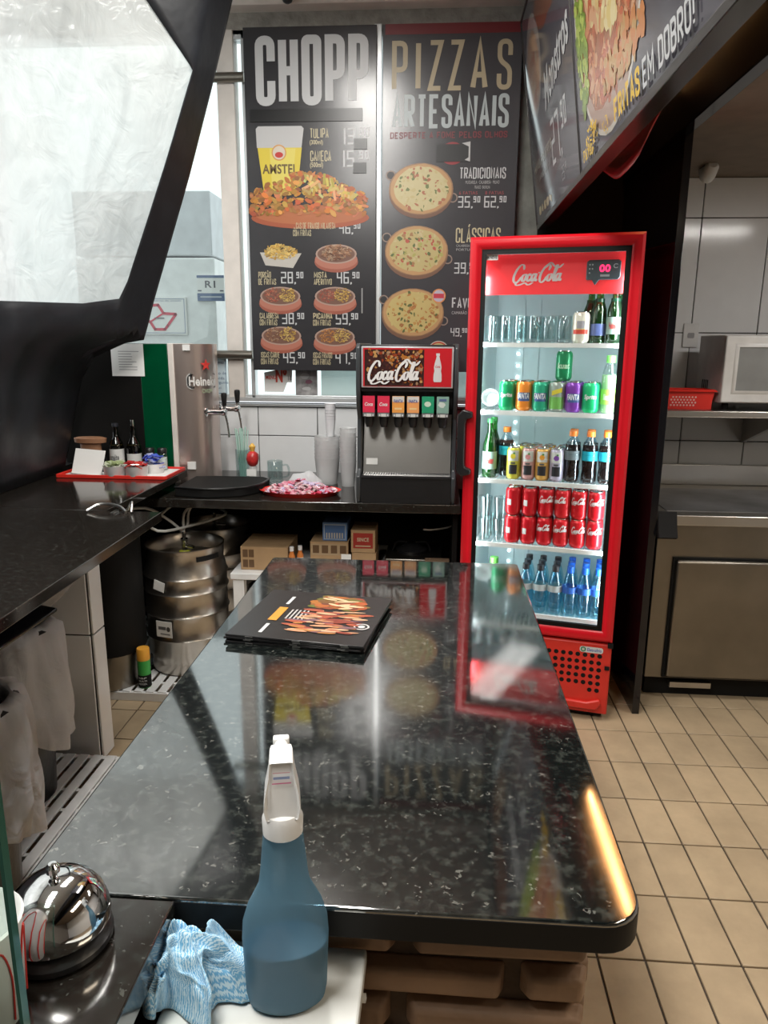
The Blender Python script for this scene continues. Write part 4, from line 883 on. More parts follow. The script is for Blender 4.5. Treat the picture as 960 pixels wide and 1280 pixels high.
for k, (x, nm_) in enumerate(((.430, 'left'), (.500, 'middle'), (.566, 'right'))):
    colab(x, .14, f'cola bottle with orange cap, {nm_} of three at front right, third shelf', (.16,.20,.22) if k == 0 else (.02,.42,.55))
    colab(x, .212, f'cola bottle with orange cap, {nm_} of three behind, third shelf')
# shelf 4
cx_ = [.200, .268, .336, .404, .472, .540]; c0 = None
def stick(L, rw): wraprect(L, rw, -.026, -.006, .045, .070, (.75,.75,.72))
for lay in range(2):
    for k, x in list(enumerate(cx_))[::-1]:
        lv = 'lower' if lay == 0 else 'upper'
        lb = f'red cola can, front row {lv} layer, {ORD[k]} of six'
        p = fpos(x, .125, .722+lay*.1222)
        if k < 2: can(lb+', white sticker', 'red cola cans on the fourth fridge shelf', (.62,.01,.02), None, loc=p, rz=FR, extra=stick, name='cola_can')
        elif c0 is None: c0 = can(lb, 'red cola cans on the fourth fridge shelf', (.62,.01,.02), 'SCRIPT', loc=p, name='cola_can')
        else: dup(c0, p, FR+random.uniform(-.5, .3), lb)
        dup(c0, fpos(x, .197, .722+lay*.1222), FR+random.uniform(-1, 1), f'red cola can, second row {lv} layer, {ORD[k]} of six')
for k, (x, y) in enumerate(((.080, .135), (.145, .135), (.095, .215), (.155, .22))):
    for lay in range(2 if k < 2 else 1):
        t = thing('clear_tumbler', ('front left','front right','back left','back right')[k]+' clear glass tumbler'+(' stacked on top' if lay else '')+' at left of the fourth fridge shelf', 'glass', fpos(x, y, .722+lay*.096), FR, 'clear tumblers in the fridge')
        obj('body', MB().lathe([(0,.004),(.022,.0),(.025,.004),(.0305,.095),(.029,.095),(.0235,.008),(0,.008)], 20), g_clear, t, ang=50)
# shelf 5
WP = [(0,.002),(.026,0),(.030,.006),(.031,.02),(.029,.035),(.031,.05),(.031,.105),(.029,.118),(.026,.135),(.020,.160),(.0125,.178),(.012,.196)]
m_wat = mat('water_tint', (.16,.48,.62), .1, ior=1.33)
def wb_(x, y, lb, cap, lab): return bottle(fpos(x, y, .420), lb, g_bluepet, WP, cap, .188, lab, 'water_bottle', cr=.0145, ch=.026 if cap is m_bcap else .022)
wlab = (.118, .143)
for k, x in enumerate((.268, .330, .394, .456, .517, .573)):
    kind = 'dark' if k < 3 else 'blue'; cap = m_kcap if k < 3 else m_bcap
    wb_(x, .125, f'water bottle with {kind} cap, {ORD[k]} of the front row, bottom shelf', cap, (.100,.128,(.55,.60,.62)) if k < 3 else (.100,.128,(.03,.14,.55)))
    for q, yy in enumerate((.195, .265)):
        wb_(x, yy+.002*q, f'water bottle with {kind} cap, {ORD[k]} of the {"second" if q == 0 else "third"} row, bottom shelf', cap, None)
bottle(fpos(.125, .16, .420), 'green bottle with lime cap at left of the bottom fridge shelf', g_clear, [(r, z*1.05) for r, z in SQ], MATS['lime_cap'], .192, (.04,.10,(.30,.65,.12)), 'juice_bottle', cr=.018, ch=.024, liquid=(MATS['lime_drink'], .15))
can('orange can at left of the bottom fridge shelf', None, ORG, 'FANTA', loc=fpos(.195, .14, .420), extra=fanta)

# ================================================================== BACK COUNTER
bc = thing('back_counter', 'dark granite counter along the back wall under the soda machine', 'counter', (-.9, 3.4, 0))
obj('countertop', MB().box(-1.0, 1.015, -.345, .405, .84, .88), m_granite2, bc, bevel=.003)
obj('back_shade_panel', MB().box(-1.0, 1.0, .385, .405, .0, .84), m_dark, bc)  # dark colour stands in for the shade under the counter
obj('side_panel', MB().box(.985, 1.005, -.30, .385, 0, .84), m_dark, bc); obj('support', MB().box(-.95, -.92, -.28, .38, 0, .84), m_dark, bc)

# soda machine
sm = thing('soda_dispenser', 'black six-valve soda dispenser with illuminated-style cola sign on the back counter', 'dispenser', (-.335, 3.07, .88))
W_ = .425
sp_ = [(.02,0),(.02,.10),(.0,.115),(.0,.12),(.13,.125),(.13,.36),(.03,.375),(-.01,.47),(-.005,.50),(.0,.655),(.02,.67),(.50,.67),(.50,0)]
side = MB()
for x in (0, W_-.018): side.prism([(y, z) for y, z in ((.0,0),(-.012,.03),(-.012,.115),(.03,.14),(.045,.36),(.0,.42),(-.02,.50),(-.01,.655),(.01,.672),(.52,.672),(.52,0))], x, x+.018, axis='x')
obj('side_frame', side, mat('charcoal_plastic', (.045,.05,.055), .35), sm, bevel=.004)
obj('housing', MB().box(.018, W_-.018, .14, .515, 0, .665).box(.018, W_-.018, -.01, .14, 0, .112), m_black, sm, bevel=.003)
obj('top_housing', MB().box(.018, W_-.018, .0, .14, .475, .668).box(.018, W_-.018, .05, .14, .40, .475), m_black, sm, bevel=.004)
sg = obj('sign_panel', MB().box(.022, W_-.022, -.014, .0, .492, .660), mat('sign_backing', (.5,.5,.52), .35, .4), sm, bevel=.003)
G = MB(); a0, a1, z0, z1 = .030, W_-.030, .498, .654; y_ = -.0146
G.rect(a0, a1, z0, z1, y_, (.60,.02,.03)); G.rect(a0+.006, .282, z0+.002, z1-.006, y_-.0003, (.045,.018,.016))
for k in range(330):
    x = random.uniform(a0+.02, .285); zz = random.uniform(z0+.006, z1-.008); wgt = (x-a0)/.25
    c = random.choice([(.45,.16,.03),(.30,.05,.02),(.55,.30,.10),(.10,.03,.02),(.4,.24,.14)]) if random.random() < wgt+.1 or zz > z1-.035 else (.06,.02,.02)
    if x < .282: G.disc(min(x, .27), zz, random.uniform(.003,.009), random.uniform(.003,.008), y_-.0005-.000003*k, c, 9, rot=random.uniform(0,3), jit=.25)
obj('sign_picture', G, m_printg, sg, smooth=False)
L = MB(); cola_script(L, a0+.022, .272, z0+.004, z0+.106, y_-.0020, (.05,.01,.01)); obj('sign_shadow_lettering', L, m_printg, sg, smooth=False); L = MB(); cola_script(L, a0+.018, .268, z0+.008, z0+.110, y_-.0040, (.82,.80,.80))
bot = [(.0,.0),(.014,.0),(.017,.006),(.0165,.03),(.0135,.045),(.0155,.060),(.013,.075),(.0075,.095),(.0055,.105),(.0075,.107),(.0075,.116),(0,.116)]
bx_, bz_ = .338, z0+.020; L.flat([(bx_+x, bz_+z) for x, z in bot[1:]]+[(bx_-x, bz_+z) for x, z in reversed(bot[1:-1])], y_-.0008, (.70,.70,.72)); text(L, 'Cola', bx_-.010, bx_+.010, bz_+.058, bz_+.067, y_-.0012, (.6,.05,.06), .02, .2)
obj('sign_lettering', L, m_printg, sg, smooth=False)
vc = [(.72,.03,.08), (.72,.03,.08), (.85,.36,.08), (.85,.36,.12), (.02,.32,.16), (.25,.42,.36)]
for k in range(6):
    x = .030+k*.0615
    vv = obj('valve', MB().box(x, x+.050, -.025, .10, .372, .400).box(x+.004,x+.046,-.012,.10,.40,.455), mat('valve_grey', (.16,.17,.18), .4), sm, bevel=.003)
    G = MB(); M2 = (.0); G.rect(x+.001, x+.049, .392, .458, -.0262, vc[k]); 
    if k < 2: text(G, 'Coca', x+.008, x+.042, .418, .433, -.0268, (.8,.75,.75), .03, .25)
    elif k < 4: G.rect(x+.001, x+.049, .436, .458, -.0264, (.68,.66,.64)); text(G, 'FANTA', x+.007, x+.044, .432, .446, -.0268, (.08,.1,.3), .04); G.rect(x+.010, x+.040, .404, .412, -.0266, (.85,.6,.3))
    elif k == 4: G.disc(x+.024, .428, .014, .011, -.0266, (.6,.75,.6), 14)
    else: G.disc(x+.02, .425, .015, .012, -.0266, (.65,.72,.68), 12, jit=.2); G.rect(x+.01, x+.04, .440, .450, -.0267, (.1,.15,.3))
    obj('flavour_label', G.box(x, x+.050, -.026, -.018, .391, .459, vc[k]), m_print, vv, smooth=False)
    G = MB()
    for q in (.006, .040): G.rect(x+q, x+q+.006, .376, .384, -.0256, (.7,.7,.7))
    G.rect(x+.015, x+.036, .374, .386, -.0256, (.66,.66,.64)); obj('button_plate', G, m_print, vv, smooth=False)
    obj('nozzle', MB().lathe([(.013,-.046),(.018,-.03),(.020,-.004),(.020,0)], 16, c=(x+.025, .005, .374)), m_black, vv)
obj('splash_plate', MB().prism([(.075,.12),(.080,.12),(.128,.372),(.123,.372)], .022, W_-.022, axis='x'), m_steel, sm)
obj('splash_sticker', MB().prism([(.0788,.155),(.0798,.155),(.0850,.182),(.0838,.182)], .035, .085, axis='x', M=Matrix.Translation((0,-.0035,0))), m_paper, sm)
gl = MB(); gl.box(.02, W_-.02, -.01, .09, .112, .116)
for k in range(36): gl.box(.024+k*.0107, .024+k*.0107+.003, -.011, .085, .116, .121)
gl.box(.02, W_-.02, -.014, -.010, .112, .122)
obj('drip_grate', gl, mat('dark_grate', (.09,.09,.10), .3, .8), sm)
for x in (.04, W_-.04):
    for y in (.03, .45): obj('foot', MB().cyl((x, y, 0), (x, y, .012), .015), m_black, sm)

# beer tower
bt = thing('beer_tower', 'steel and green draught beer tower with two taps and red star logo', 'beer tower', (0, 0, 0))
body = [(-1.24,3.42),(-1.19,3.421),(-1.145,3.432),(-1.11,3.455),(-1.088,3.49),(-1.078,3.54),(-1.082,3.60),(-1.10,3.66),(-1.14,3.70),(-1.24,3.71)]
obj('steel_shell', MB().prism(body, .88, 1.543, axis='z'), mat('tower_steel', (.60,.50,.46), .30, .85, var=.05, scale=2), bt, ang=60)
obj('white_edge', MB().box(-1.262, -1.236, 3.412, 3.71, .88, 1.545), m_cream, bt, bevel=.003)
obj('green_panel', MB().box(-1.40, -1.262, 3.414, 3.70, .88, 1.543), m_green, bt, bevel=.003)
obj('black_panel', MB().box(-1.80, -1.40, 3.414, 3.70, .88, 1.543), m_dark, bt, bevel=.003)  # reflection shading of the green side as black, widened to cover a bright gap
nt_ = obj('paper_note', MB().box(-1.535, -1.378, 3.4105, 3.4125, 1.392, 1.542), m_paper, bt)
L = MB()
for k in range(8): L.rect(-1.50, -1.41+random.uniform(-.03,.01), 1.505-k*.012, 1.508-k*.012, 3.4100, (.35,.35,.36))
obj('note_lines', L, m_print, nt_, smooth=False)
# logo wrapped round the shell: local cylinder at (-1.165, 3.51) r ~ .09
def shellwrap(mb0, cx, cy, r, a0):
    out = MB()
    for (x, y, z) in mb0.v:
        a = a0+x/r; out.v.append((cx+(r+.002-y)*math.sin(a), cy-(r+.002-y)*math.cos(a), z))
    out.f = mb0.f; out.c = mb0.c; return out
L = MB(); L.flat(rr_poly(-.092, .092, 1.338, 1.404, (.024,)*4), -.000, (.03,.03,.03)); L.flat(rr_poly(-.097, .097, 1.333, 1.409, (.026,)*4), .001, (.6,.6,.58)); text(L, 'Heineken', -.083, .083, 1.349, 1.393, -.0015, (.85,.85,.82), .03)
st5 = []
for k in range(10):
    a = R(90+36*k); r = .030 if k % 2 == 0 else .012; st5.append((r*math.cos(a), 1.446+r*math.sin(a)))
L.flat(st5, -.001, (.75,.06,.05)); text(L, 'CHOPP', -.025, .035, 1.315, 1.334, -.001, (.45,.55,.35), .02)
for zz in (): pass
N_ = len(L.v)
obj('logo', shellwrap(L, -1.168, 3.512, .0905, R(52)), m_print, bt, smooth=False)
obj('small_sticker', MB().box(-1.19, -1.155, 3.412, 3.420, 1.513, 1.540).box(-1.195,-1.155,3.413,3.424,.95,.985), m_paper, bt)
for (x, y, zz) in ((-1.10, 3.47, 1.222), (-1.06, 3.56, 1.232)):
    tp_ = obj('tap', MB().lathe([(.022,0),(.024,.006),(.013,.012),(.013,.075),(.017,.08),(.017,.10),(.010,.105)], 18, M=Matrix.Translation((x-.01, y, zz)) @ Matrix.Rotation(R(90), 4, 'Y')).cyl((x+.082,y,zz),(x+.082,y,zz+.03),.008).tube([(x+.085,y,zz-.005),(x+.095,y,zz-.06),(x+.10,y,zz-.12)], .0055, 8), m_chrome, bt)
    obj('tap_handle', MB().lathe([(.006,.028),(.010,.034),(.015,.08),(.013,.092),(0,.095)], 14, c=(x+.082, y, zz)), m_black, tp_)
dt = thing('drip_tray', 'black curved drip tray in front of the beer taps', 'tray', (-.98, 3.24, .88))
obj('base', MB().prism([(-.17,-.14),(-.02,-.17),(.12,-.12),(.19,-.02),(.20,.12),(.16,.17),(-.075,.17),(-.17,.15)], 0, .042, axis='z'), m_blackmatt, dt, bevel=.006)
obj('rim', MB().tube([(-.17,-.14,.044),(-.02,-.17,.044),(.12,-.12,.044),(.19,-.02,.044),(.20,.12,.044)], .004), m_black, dt)

# things on the back counter
def simple(name, label, cat, loc, parts, group=None, rz=0):
    t = thing(name, label, cat, loc, rz, group)
    for nm, b, m in parts: obj(nm, b, m, t, ang=50)
    return t
st_ = thing('straw_holder', 'clear glass holding long pale green straws beside the beer taps', 'straws', (-.945, 3.50, .88))
obj('glass', MB().lathe([(0,.004),(.030,0),(.034,.004),(.036,.16),(.034,.16),(.030,.010),(0,.010)], 20), g_clear, st_)
for k in range(14):
    a = k*2.4; r = .022*math.sqrt((k+.5)/14); lean = .012
    obj('straw', MB().cyl((r*math.cos(a)*.6, r*math.sin(a)*.6, .012), (r*math.cos(a)+lean*math.cos(a), r*math.sin(a)+lean*math.sin(a), .255+.012*math.sin(k*7)), .0032, 7), mat('straw_green', (.50,.72,.64), .35), st_)
cd = thing('candy_bag', 'red and yellow knotted sweet bag on a stick holder with white tag', 'bag', (-.878, 3.43, .88))
obj('stand', MB().lathe([(.022,0),(.022,.01),(.018,.02),(.020,.085),(.016,.09)], 16), g_cup, cd)
b = MB(); b.lathe([(.012,.088),(.026,.10),(.031,.125),(.027,.148),(.014,.160),(.006,.163),(.014,.185),(.006,.19)], 16); b.v = [(x*(1+.12*noise.noise(Vector((x*60,y*60,z*60)))), y*(1+.12*noise.noise(Vector((y*60,x*60,z*60)))), z) for x, y, z in b.v]
obj('bag', b, mat('red_wrapper', (.50,.03,.03), .3, var=.4, scale=30), cd); obj('tie', MB().lathe([(.010,.160),(.016,.185),(.004,.20)], 10), mat('yellow_wrapper', (.75,.45,.08), .4), cd)
obj('tag', MB().box(-.024, .022, -.028, -.026, .045, .078), m_paper, cd)
gj = mug((-.785, 3.50, .88), R(0), 'glass mug standing upside beside the sachet tray on the back counter', None); gj.scale = (1.15, 1.15, .95)
def cupstack(loc, label, n, r0, r1, h, step, m, name='cup_stack'):
    t = thing(name, label, 'cups', loc)
    for k in range(n):
        obj('cup', MB().lathe([(0,.003),(r0,0),(r1,h),(r1+.0015,h+.001),(r1-.001,h-.002),(r0-.001,.005),(0,.005)], 24, c=(0,0,k*step)), m, t, ang=50)
    return t
cupstack((-.525, 3.50, .88), 'stack of wide translucent plastic cups, left of the two wide stacks', 7, .050, .062, .13, .017, g_cup)
cupstack((-.508, 3.50, .88+.232), 'narrow white plastic cups standing on the wide cup stack', 6, .018, .026, .085, .014, mat('white_cup', (.8,.8,.82), .35))
cupstack((-.415, 3.44, .88), 'stack of translucent plastic cups close beside the soda machine', 9, .030, .040, .12, .02, g_cup)
# sachet tray
tr = thing('sachet_tray', 'red oval tray on the back counter holding pink and white sachets', 'tray', (-.61, 3.23, .88))
obj('tray', MB().lathe([(0,.002),(.165,0),(.185,.018),(.188,.020),(.180,.016),(.160,.005),(0,.005)], 32, sy=.62), m_redp, tr)
hp_ = MB()
for k in range(230):
    a = random.uniform(0, 6.28); r = random.random()**.5; x, y = .155*r*math.cos(a), .088*r*math.sin(a); hgt = .010+.048*(1-r**1.5)*random.uniform(.55,1)
    c = random.choice([(.80,.28,.38),(.85,.50,.56),(.85,.62,.66),(.70,.08,.15),(.85,.42,.52),(.70,.60,.82),(.85,.72,.74)])
    q = Matrix.Translation((x, y, hgt)) @ Matrix.Rotation(random.uniform(0, 6.28), 4, 'Z') @ Matrix.Rotation(random.uniform(-.7, .7), 4, 'X') @ Matrix.Rotation(random.uniform(-.5,.5), 4, 'Y')
    w, h = random.uniform(.012,.022), random.uniform(.008,.014)
    hp_.add([(-w,-h,0),(0,-h,.005),(w,-h,0),(w,h,.001),(0,h,.006),(-w,h,.001),(-w,-h,-.003),(0,-h,-.002),(w,-h,-.003),(w,h,-.003),(0,h,-.002),(-w,h,-.003)], [(0,1,4,5),(1,2,3,4),(11,10,7,6),(10,9,8,7),(0,6,7,1),(1,7,8,2),(5,4,10,11),(4,3,9,10)], c, q)
hp_o = obj('sachet_heap', hp_, m_printg); hp_o.location = (-.61, 3.23, .884); tag(hp_o, 'heap of pink and white sachets filling the red oval tray', 'sachets', kind='stuff')
b = MB(); b.lathe([(.085,0),(.08,.03),(.06,.055),(.03,.068),(0,.07)], 24, sy=.45); b.v = [(x+.008*noise.noise(Vector((x*30,y*30,z*30))), y, z*(1+.25*noise.noise(Vector((x*25,y*25,0))))) for x, y, z in b.v]
o = obj('white_bundle', b, g_bag, ang=180); o.location = (-.615, 3.395, .8805); tag(o, 'white plastic bundle behind the sachet heap', 'bundle')
# window stickers & outside cabinet with signs
o = thing('window_notice', 'small red and white number notice stuck low on the window glass', 'notice', (-.90, 3.815, 1.30)); obj('paper', MB().prism([(0,0),(.10,0),(.12,.05),(.145,.05),(.15,.145),(.07,.14),(.07,.115),(0,.10)], 0, .003), m_paper, o)
L = MB(); text(L, 'Nº', .06, .12, .05, .12, -.001, (.7,.08,.05), .05); text(L, 'MENU', .008, .062, .065, .085, -.001, (.7,.08,.05), .03); text(L, '18', .125, .145, .06, .085, -.001, (.2,.2,.2), .03); obj('notice_print', L, m_print, o, smooth=False)
o = thing('window_photo', 'grey photo print stuck low on the window beside the number notice', 'photo', (-.735, 3.815, 1.285)); obj('print', MB().box(0, .115, 0, .003, 0, .135), mat('grey_photo', (.30,.29,.29), .5, var=.5, scale=25), o)
L = MB(); L.disc(.05,.10,.022,.016,-.001,(.6,.6,.6),12,jit=.2); L.disc(.07,.07,.02,.012,-.001,(.25,.1,.15),10,jit=.2); L.disc(.06,.035,.025,.01,-.001,(.6,.6,.6),10,jit=.2); obj('photo_shapes', L, m_print, o, smooth=False)
o = obj('frosted_panel', MB().box(-.60, .36, 3.815, 3.825, 1.285, 1.47), glassmat('frosted_film', (.85,.95,.95), .05, .3, frost=.7, frostcol=(.72,.78,.76))); tag(o, 'pale green frosted film on the window under the black posters', 'film')
wcb = thing('outdoor_cabinet', 'tall white cabinet outside the window carrying two signs', 'cabinet', (-1.95, 5.0, 0))
obj('lower_body', MB().box(-.5, .455, 0, .5, 0, 2.10), m_whitem, wcb, bevel=.01); obj('upper_body', MB().box(-.5, .438, .02, .5, 2.115, 2.52), mat('upper_grey_white', (.62,.64,.66), .5), wcb, bevel=.006)
o = thing('map_notice', 'framed white notice with a red outlined map on the outdoor cabinet', 'notice', (-2.02, 4.985, 1.60)); obj('sheet', MB().box(-.1, .322, 0, .01, 0, .245), m_paper, o)
L = MB(); P = [(-.02,.105),(.05,.19),(.13,.195),(.165,.14),(.25,.135),(.19,.06),(.17,.035),(.10,.035),(.07,.085),(-.02,.105)]
for a, c in zip(P, P[1:]): 
    d = Vector((c[0]-a[0], c[1]-a[1])).normalized()*.009; L.flat([(a[0]-d.y-d.x*.5,a[1]+d.x-d.y*.5),(a[0]+d.y-d.x*.5,a[1]-d.x-d.y*.5),(c[0]+d.y+d.x*.5,c[1]-d.x+d.y*.5),(c[0]-d.y+d.x*.5,c[1]+d.x+d.y*.5)], -.002, (.75,.03,.08))
a, c = (.165,.14), (.07,.085); L.flat([(.165,.148),(.165,.135),(.07,.078),(.07,.09)], -.003, (.75,.03,.08)); L.rect(.10,.17,.105,.112,-.004,(.1,.1,.12)); text(L, 'governo do estado', .08, .29, .215, .228, -.002, (.25,.3,.45), .0)
for x0, x1, z0, z1 in ((-.09,.312,.010,.014),(-.09,.312,.233,.237),(.308,.312,.010,.237)): L.rect(x0, x1, z0, z1, -.002, (.3,.36,.5))
obj('notice_print', L, m_print, o, smooth=False)
o = thing('room_sign', 'small white and blue plate reading R1 on the outdoor cabinet', 'sign', (-1.615, 4.985, 1.822)); obj('plate', MB().box(0, .185, 0, .01, 0, .165), m_paper, o)
L = MB(); L.rect(0,.185,0,.05,-.001,(.08,.14,.30)); L.rect(0,.185,.148,.165,-.001,(.08,.14,.30)); text(L, 'R1', .055,.125,.085,.130,-.001,(.08,.08,.1),.02); L.rect(.02,.165,.022,.030,-.002,(.6,.65,.7)); L.rect(.005,.03,.062,.07,-.002,(.05,.05,.1)); L.rect(.155,.18,.062,.07,-.002,(.05,.05,.1)); obj('sign_lettering', L, m_print, o, smooth=False)
o = thing('text_notice', 'pale blue text sheet stuck on the glass behind the beer tower', 'notice', (-1.18, 3.80, 1.285)); obj('sheet', MB().box(0, .085, 0, .003, 0, .19), mat('blue_paper', (.66,.78,.84), .6), o)
L = MB()
for k, s in enumerate(('quanto', 'em', 'caso de', 'dúvida', 'pergunte', 'aqui')): text(L, s, .012, .012+.01*len(s), .155-k*.026, .170-k*.026, -.001, (.15,.25,.4), .0)
for x0, x1, z0, z1 in ((.004,.081,.005,.008),(.004,.081,.182,.185),(.078,.081,.005,.185)): L.rect(x0, x1, z0, z1, -.001, (.15,.3,.45))
obj('notice_lines', L, m_print, o, smooth=False)

# ================================================================== LEFT BAR
lb_ = thing('left_bar', 'long dark granite bar along the left side beneath the tarpaulin', 'counter', (-1.35, 1.2, 0))
obj('countertop', MB().prism([(-.42,-1.3),(.385,-1.3),(.385,-.6),(.40,.22),(.366,1.308),(-.42,1.308)], .918, .95, axis='z'), m_granite2, lb_, bevel=.002)
obj('countertop', MB().box(-.42, .158, 1.312, 2.195, .918, .95), m_granite2, lb_, bevel=.002)
obj('rear_panel', MB().box(-.42, -.395, -1.3, 1.83, 0, .918), m_dark, lb_)
obj('leak_block_strip', MB().box(-.45, -.40, -1.3, 2.195, .918, .975), m_dark, lb_)  # added strip behind the tarpaulin, blocks the light leak along the bar
obj('hinge', MB().box(.20,.212,1.25,1.30,.951,.957).tube([(.10,1.28,.955),(.14,1.31,.975),(.21,1.30,.97),(.25,1.27,.955)], .006).tube([(.24,1.31,.955),(.262,1.30,.985),(.268,1.275,.955)], .005), m_steel, lb_)
pi = thing('tiled_pier', 'white tiled pier under the end of the left bar', 'pier', (-1.47, 2.45, 0))
obj('core', MB().box(-.25, .235, -.045, .045, 0, .914), m_grout, pi)
for c, d in ((.004, .504), (.510, .912)):
    for a, b_ in ((-.25, -.02), (-.014, .232)): obj('tile', MB().box(a, b_, -.052, -.045, c, d), m_tile, pi, bevel=.0015, seg=1)
    obj('tile', MB().box(.235, .243, -.043, .045, c, d), m_tile, pi, bevel=.0015, seg=1)
obj('hook', MB().tube([(.11,-.056,.34),(.125,-.07,.37),(.11,-.075,.385),(.095,-.07,.365),(.10,-.062,.33),(.115,-.06,.31)], .006).box(.10,.125,-.062,-.052,.30,.315), m_black, pi)
# bins with white liners
def bin_(x, y, label, rz, r=.15, h=.56):
    t = thing('waste_bin', label, 'bin', (x, y, 0), rz)
    obj('body', MB().lathe([(0,.004),(r*.72,0),(r*.78,.01),(r,h),(r+.012,h+.004),(r,h+.012),(r*.95,h),(r*.7,.02),(0,.02)], 28), m_black, t)
    n, rows = 72, 22; v = []; f = []
    for j in range(rows):
        s = j/(rows-1)
        for k in range(n):
            a = 2*math.pi*k/n
            if s < .25: z = h-.06+s/.25*.09; rad = r*.93
            else:
                q = (s-.25)/.75; z = h+.03-q*.40*(1+.12*math.sin(2*a+rz*3)); rad = r+.018+.020*math.sin(q*2.6)+.015*noise.noise(Vector((math.cos(a)*3, math.sin(a)*3, q*2+x)))+.014*math.sin(a*7+4*q+2*noise.noise(Vector((a,q,x))))+.006*math.sin(a*17-5*q)
            v.append((rad*math.cos(a), rad*math.sin(a), z))
    for j in range(rows-1):
        for k in range(n): f.append((j*n+k, j*n+(k+1) % n, (j+1)*n+(k+1) % n, (j+1)*n+k))
    obj('bag_liner', MB().add(v, f), g_bag, t, ang=180)
    return t
bin_(-1.25, 1.66, 'black waste bin with white bag liner, nearer of two under the left bar', 0)
bin_(-1.37, 2.10, 'black waste bin with white bag liner, next to the tiled pier', 1, r=.14, h=.60)
ld = thing('bin_lid', 'dark flat bin lid leaning under the left bar edge', 'lid', (-1.20, 1.80, .80)); obj('plate', MB().box(-.16, .10, -.20, .16, -.012, 0, M=Matrix.Rotation(R(10), 4, 'Y')), m_blackgloss, ld, bevel=.004)
hb = MB(); n = 40; v = []; f = []
for j in range(16):
    s = j/15
    for k in range(n):
        a = 2*math.pi*k/n; rad = .06+.10*math.sin(math.pi*min(1, s*.85+.12))+.012*math.sin(7*a+4*s)+.015*noise.noise(Vector((math.cos(a)*2, math.sin(a)*2, s*4)))
        v.append((rad*math.cos(a), rad*1.2*math.sin(a), .225*(1-s)))
for j in range(15):
    for k in range(n): f.append((j*n+k, j*n+(k+1) % n, (j+1)*n+(k+1) % n, (j+1)*n+k))
o = obj('hanging_plastic_bag', hb.add(v, f), glassmat('thin_bag_film', (.95,.95,.95), .08, .3, frost=.3, frostcol=(.7,.66,.66), wr=.8), ang=180); o.location = (-1.33, 2.16, .690); tag(o, 'thin see-through plastic bag bulging above the bins beside the pier', 'bag')
# pallets
def pallet(x0, x1, y0, y1, label):
    t = thing('plastic_pallet', label, 'pallet', (x0, y0, 0))
    w, d = x1-x0, y1-y0; n = int(w/.052)
    fr = MB(); fr.box(0, w, 0, .02, 0, .04).box(0, w, d-.02, d, 0, .04).box(0, .02, .02, d-.02, 0, .04).box(w-.02, w, .02, d-.02, 0, .04)
    for k in range(1, int(d/.11)): fr.box(.02, w-.02, k*.11-.008, k*.11+.008, 0, .038)
    obj('frame', fr, m_white, t, bevel=.002)
    for k in range(n): x = .006+k*(w-.012)/n; obj('slat', MB().box(x, x+(w-.012)/n-.016, .004, d-.004, .038, .046), m_white, t, bevel=.0015, seg=1)
pallet(-1.72, -1.135, 1.50, 2.37, 'white slatted plastic pallet under the waste bins')
pallet(-1.74, -.925, 2.87, 3.77, 'white slatted plastic pallet under the beer kegs')
# bins stand on pallet
for o in list(COL.objects):
    if o.name.startswith('waste_bin'): o.location.z = .046
# gas cylinder, spray can, kegs
gc = thing('black_drum', 'tall black wrapped cylinder with grey base beside the beer keg', 'cylinder', (-1.445, 2.99, .046))
obj('body', MB().lathe([(.150,.16),(.155,.17),(.155,.70),(.14,.75),(.10,.78),(0,.785)], 32), m_blackmatt, gc); obj('base', MB().lathe([(.135,0),(.14,.01),(.145,.16),(0,.16)], 32), m_steeld, gc)
sc2 = thing('spray_can', 'small green and orange spray can on the pallet by the black cylinder', 'can', (-1.272, 2.925, .046))
obj('body', MB().lathe([(.026,0),(.028,.004),(.028,.07),(.028,.15),(.024,.165)], 20), mat('can_green', (.05,.38,.07), .3), sc2)
obj('cap', MB().lathe([(.0285,.13),(.0285,.178),(.026,.184),(0,.185)], 20), mat('can_orange', (.80,.38,.05), .4), sc2); obj('label_band', MB().lathe([(.0287,.004),(.0287,.062)], 20, cap=False), m_blackmatt, sc2)
L = MB(); 
for k in range(3): text(L, ('SBP','MULTI','INSETICIDA')[k], -.018, .020, .046-k*.014, .054-k*.014, 0, (.7,.7,.7), .02, wrap=.0292)
obj('can_lettering', L, m_print, sc2, smooth=False)
KP = [(.165,0),(.172,.004),(.175,.012),(.172,.05),(.178,.075),(.188,.095),(.188,.17),(.193,.176),(.188,.184),(.188,.28),(.195,.29),(.188,.30),(.188,.385),(.195,.395),(.188,.405),(.188,.46),(.193,.466),(.188,.474),(.184,.50),(.176,.52),(.178,.585),(.181,.59),(.181,.598),(.176,.60),(.172,.596),(.170,.53),(.12,.515),(.05,.51),(0,.51)]
def keg(x, y, label, col, rz):
    t = thing('beer_keg', label, 'keg', (x, y, .046), rz)
    obj('shell', MB().lathe(KP, 48), m_keg, t, ang=50)
    for a in (R(-35), R(145)):
        b = MB(); n = 10
        v = []
        for k in range(n+1):
            q = a-.35+.7*k/n; v += [(.1795*math.cos(q), .1795*math.sin(q), .545), (.1795*math.cos(q), .1795*math.sin(q), .568)]
        obj('grip_slot', b.add(v, [(2*k, 2*k+2, 2*k+3, 2*k+1) for k in range(n)]), m_blackmatt, t)
    cpl = obj('coupler', MB().lathe([(.035,.51),(.035,.53),(.026,.535),(.026,.555),(.014,.56)], 20), col, t)
    obj('coupler_stem', MB().lathe([(.013,.555),(.013,.60),(.018,.605),(.018,.615),(.009,.62),(.009,.65)], 14).cyl((0,0,.585),(.05,-.02,.580),.008), m_chrome, cpl)
    return t
k1 = keg(-1.155, 3.20, 'dented steel beer keg with yellow-green coupler, nearer of two', mat('coupler_yellow', (.50,.52,.05), .4), R(0))
